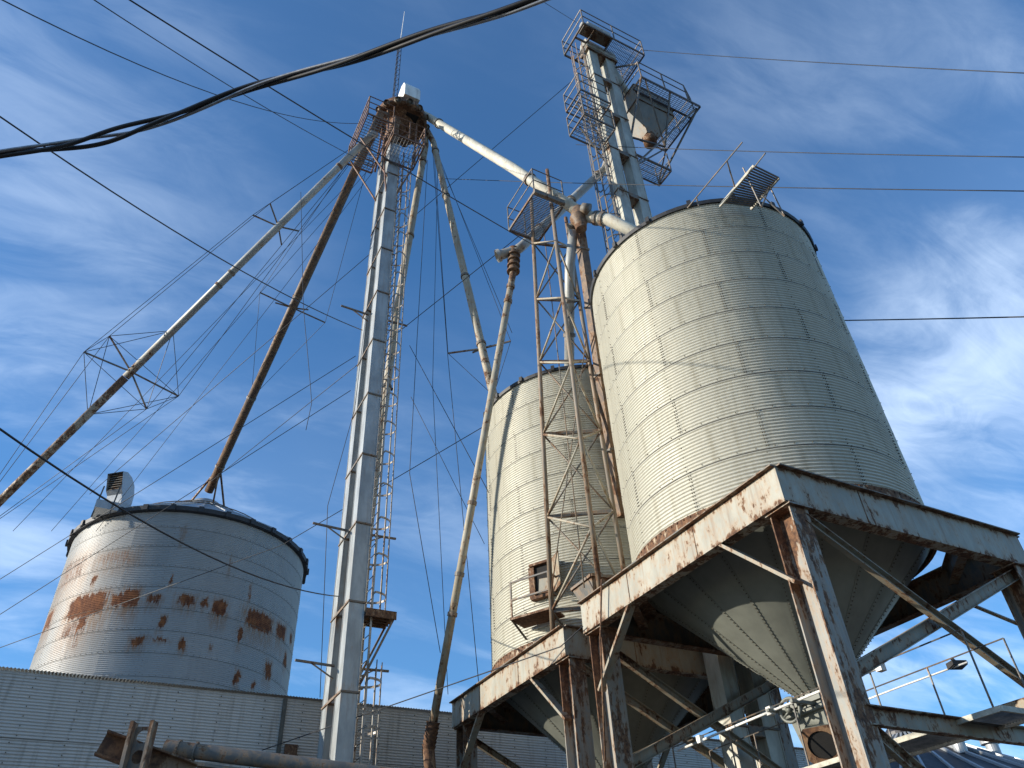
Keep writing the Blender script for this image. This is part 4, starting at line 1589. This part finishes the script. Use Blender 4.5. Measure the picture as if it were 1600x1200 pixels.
b.bar(ta - dt * .18 + Vector((0, 0, -.41)), tb_ + Vector((0, 0, -.41)), .10, .04)
b.build('rail', M['darksteel'], tb)
for t in (.75, 1.0):
    b = MB()
    p = ta.lerp(tb_, t)
    b.bar((p.x, p.y, 0), (p.x, p.y, p.z - .42), .08, .08, (1, 0, 0))
    b.build('support_leg', M['darksteel'], tb)

bk = thing('perforated_post', 'rusty perforated steel post with a slanted rusty channel, lower left foreground', 'scrap steel', (.4, 7.4, 0))
pp = at(216, 1180, r=7.6)
px_ = Vector((ray(800, 900).y, -ray(800, 900).x, 0)).normalized()
py_ = Vector((-px_.y, px_.x, 0))
pt = at(220, 1131, r=7.6)
H0 = pt.z
# web with round lightening holes: built from a strip with circular bites
b = MB()
wv = []
hw = .085
nh = 3
seg = 10
z = H0
for k in range(5):
    zc = H0 - .10 - k * .16
    rr_ = .055
    n = 12
    ring = [(rr_ * math.cos(2 * PI * i / n + PI / n), zc + rr_ * math.sin(2 * PI * i / n + PI / n)) for i in range(n)]
    sq = []
    for i in range(n):
        q = 2 * PI * i / n + PI / n
        kk = 1 / max(abs(math.cos(q)) / hw, abs(math.sin(q)) / .08)
        sq.append((kk * math.cos(q), zc + kk * math.sin(q)))
    base = Vector((pp.x, pp.y, 0))
    V3 = [base + px_ * x + Vector((0, 0, y)) for x, y in ring + sq]
    b.add(V3 + [q + py_ * .012 for q in V3], [(i, (i + 1) % n, (i + 1) % n + n, i + n) for i in range(n)] + [(i + 2 * n, i + 3 * n, (i + 1) % n + 3 * n, (i + 1) % n + 2 * n) for i in range(n)] + [(i, i + 2 * n, (i + 1) % n + 2 * n, (i + 1) % n) for i in range(n)])
b.build('perforated_web', M['darksteel'], bk)
for s_ in (-1, 1):
    b = MB()
    p = Vector((pp.x, pp.y, 0)) + px_ * (hw * s_) - py_ * .03
    b.bar(p + Vector((0, 0, 0)), p + Vector((0, 0, H0 + .01)), .03, .10, py_)
    b.build('post_flange', M['darksteel'], bk)
b = MB()
qa, qb = at(158, 1160, r=7.75), at(300, 1212, r=7.75)
b.prism(qa, qb, [(-.05, -.10), (.04, -.10), (.04, -.085), (-.035, -.085), (-.035, .085), (.04, .085), (.04, .10), (-.05, .10)])
b.build('slanted_channel', M['rust'], bk)

# ------------------------------------------------------------------ overhead lines
# twisted service cable close above the camera
tp = [(-260, 268), (-120, 258), (0, 240), (130, 222), (260, 186), (400, 134), (540, 96), (680, 50), (800, 14), (900, -22), (1010, -70), (1130, -130)]
ctr = [at(x, y, z=5.2 + .0012 * max(0, 420 - abs(x - 420))) for x, y in tp]


def catmull(P, t):
    n = len(P) - 3
    k = min(int(t * n), n - 1)
    f = t * n - k
    p0, p1, p2, p3 = P[k:k + 4]
    return .5 * ((2 * p1) + (p2 - p0) * f + (2 * p0 - 5 * p1 + 4 * p2 - p3) * f * f + (3 * p1 - p0 - 3 * p2 + p3) * f ** 3)


svc = thing('service_cable', 'thick twisted black overhead service cable crossing the upper left', 'cable', ctr[5])
N = 420
cl_ = [catmull(ctr, i / N) for i in range(N + 1)]
for k, (rad_, m_, amp_) in enumerate(((.0125, 'cable', .0138), (.0125, 'cable', .0138), (.0095, 'barecable', .0145))):
    P = []
    s_ = 0
    for i, c in enumerate(cl_):
        d = (cl_[min(i + 1, N)] - cl_[max(i - 1, 0)]).normalized()
        s_ += (c - cl_[max(i - 1, 0)]).length
        a_ = d.cross(Vector((0, 0, 1))).normalized()
        b_ = a_.cross(d)
        ph = s_ * 3.6 + k * 2 * PI / 3 + .8 * math.sin(s_ * .9)
        loose = 1 + 1.2 * math.exp(-((i / N - .26) / .06) ** 2)
        P.append(c + a_ * (math.cos(ph) * amp_ * loose) + b_ * (math.sin(ph) * amp_ * loose))
    b = MB()
    b.path(P, rad_, 8)
    b.build('strand', M[m_], svc, True)

LW_ = 'overhead_wire'
wire('dark overhead wire from the top left down to the lattice mast', [at(190, -8, r=8.0), Vector((8.25, 12.75, 18.9))], .011, .10, 16, name=LW_, cat='wire')
wire('thin overhead wire from the top left to the distributor tower, below the darker one', [at(135, -8, r=9.0), at(588, 262, v=17.8)], .008, .25, 16, name=LW_, cat='wire')
wire('sagging wire from the upper left corner to the distributor platform', [at(-20, -12, r=9.0), at(560, 193, v=17.5)], .008, .9, 18, name=LW_, cat='wire')
wire('dark wire from the left edge to the middle of the distributor tower', [at(-15, 172, r=9.5), at(566, 516, v=17.7)], .010, .35, 16, name=LW_, cat='wire')
wire('dark wire crossing in front of the rusty silo to the tower', [at(-15, 660, r=9.0), at(530, 932, v=17.6)], .010, .42, 16, name=LW_, cat='wire')
wire('uppermost thin wire running right from the rear elevator', [at(1002, 78, r=17.6), at(1640, 116, r=15.0)], .009, .12, 14, name=LW_, cat='wire')
wire('second thin wire on the right, below the cage platforms', [at(900, 226, r=18.2), at(1640, 246, r=15.0)], .009, .10, 14, name=LW_, cat='wire')
wire('third thin wire on the right, just above the big silo roof', [at(690, 279, r=20.0), at(1640, 299, r=15.0)], .009, .10, 14, name=LW_, cat='wire')
wire('lowest right-hand wire emerging from behind the big silo', [at(1200, 502, r=17.4), at(1640, 494, r=15.5)], .011, .02, 14, name=LW_, cat='wire')
wire('short wire from the top edge to the top cage platform', [at(835, -6, r=12.0), at(902, 36, r=16.8)], .008, name=LW_, cat='wire')
# guys
wire('guy wire from the rear elevator past the distributor tower to the lower left', [at(892, 128, r=17.2), at(140, 772, r=31.0)], .010, name='guy_wire', cat='wire')
wire('guy wire from the lattice mast past the middle of the distributor tower', [at(832, 352, r=15.4), at(330, 752, r=30.0)], .010, name='guy_wire', cat='wire')
wire('guy wire rising from behind the shed to the rear cream silo', [at(770, 658, r=18.0), at(440, 852, r=24.0), at(0, 1012, r=30)], .009, name='guy_wire', cat='wire')
wire('guy wire across the rusty silo, from lower left to the tower', [at(556, 556, r=19.4), at(0, 905, r=26.0)], .008, name='guy_wire', cat='wire')
wire('lower guy wire across the rusty silo towards the left edge', [at(548, 610, r=19.4), at(0, 960, r=26)], .008, name='guy_wire', cat='wire')
wire('outer guy wire right of the ladder, down to the rear stand', [at(676, 235, v=18.2), at(700, 560, v=19.0), at(748, 1068, v=20.0)], .008, name='guy_wire', cat='wire')
wire('inner guy wire right of the ladder with a kink at the outrigger', [at(668, 250, v=18.6), at(652, 523, v=18.5), at(640, 740, v=18.6), at(688, 1020, v=20.0)], .008, name='guy_wire', cat='wire')
wire('thin guy wire left of the distributor tower, held off by outriggers', [at(595, 300, v=18.3), at(554, 640, v=18.3), at(512, 790, v=18.3), at(500, 1090, v=19.2)], .007, name='guy_wire', cat='wire')
wire('slanting guy wire from the ladder to the rear silo side', [at(640, 540, v=18.4), at(764, 770, u=8.2)], .008, name='guy_wire', cat='wire')
wire('steep guy wire beside the long downspout', [at(690, 260, v=18.1), at(800, 520, u=9.2)], .007, name='guy_wire', cat='wire')
wire('loose hanging wire end between the brown spout and the tower', [at(470, 300, v=18), at(474, 480, v=18), at(484, 590, v=18), at(487, 630, v=18), at(478, 672, v=18)], .007, name='loose_wire', cat='wire')
wire('slack line from the shed corner to the stand of the rear silo', [at(410, 1172, v=20.3), Vector((8.05, 12.75, 6.95)), Vector((8.05, 11.9, 7.05))], .009, name='slack_line', cat='wire')
wire('wire hanging down the front of the nearest stand by its left column', [at(940, 905, u=8.0), at(938, 1000, u=8.0), at(946, 1190, u=8.0)], .012, m='rust', name='hanging_rod', cat='rod')
wire('fan guy from the distributor to the far left, nearest the long left spout', [at(592, 238, v=18.0), at(20, 830, r=27.0)], .007, name='guy_wire', cat='wire')
wire('fan guy from the distributor passing just left of the roof vent', [at(596, 242, v=18.2), at(80, 830, r=28.0)], .007, name='guy_wire', cat='wire')
wire('fan guy from the distributor ending behind the roof vent', [at(600, 246, v=18.4), at(150, 830, r=30.0)], .007, name='guy_wire', cat='wire')
wire('thin guy between the ladder and the spout to the rear silo, nearly upright', [at(684, 262, v=18.3), at(676, 600, v=19.2), at(700, 1085, v=20.3)], .007, name='guy_wire', cat='wire')
wire('guy crossing behind the long downspout towards the shed eave', [at(642, 620, v=18.6), at(757, 850, v=19.4)], .007, name='guy_wire', cat='wire')
bpy.context.view_layer.update()
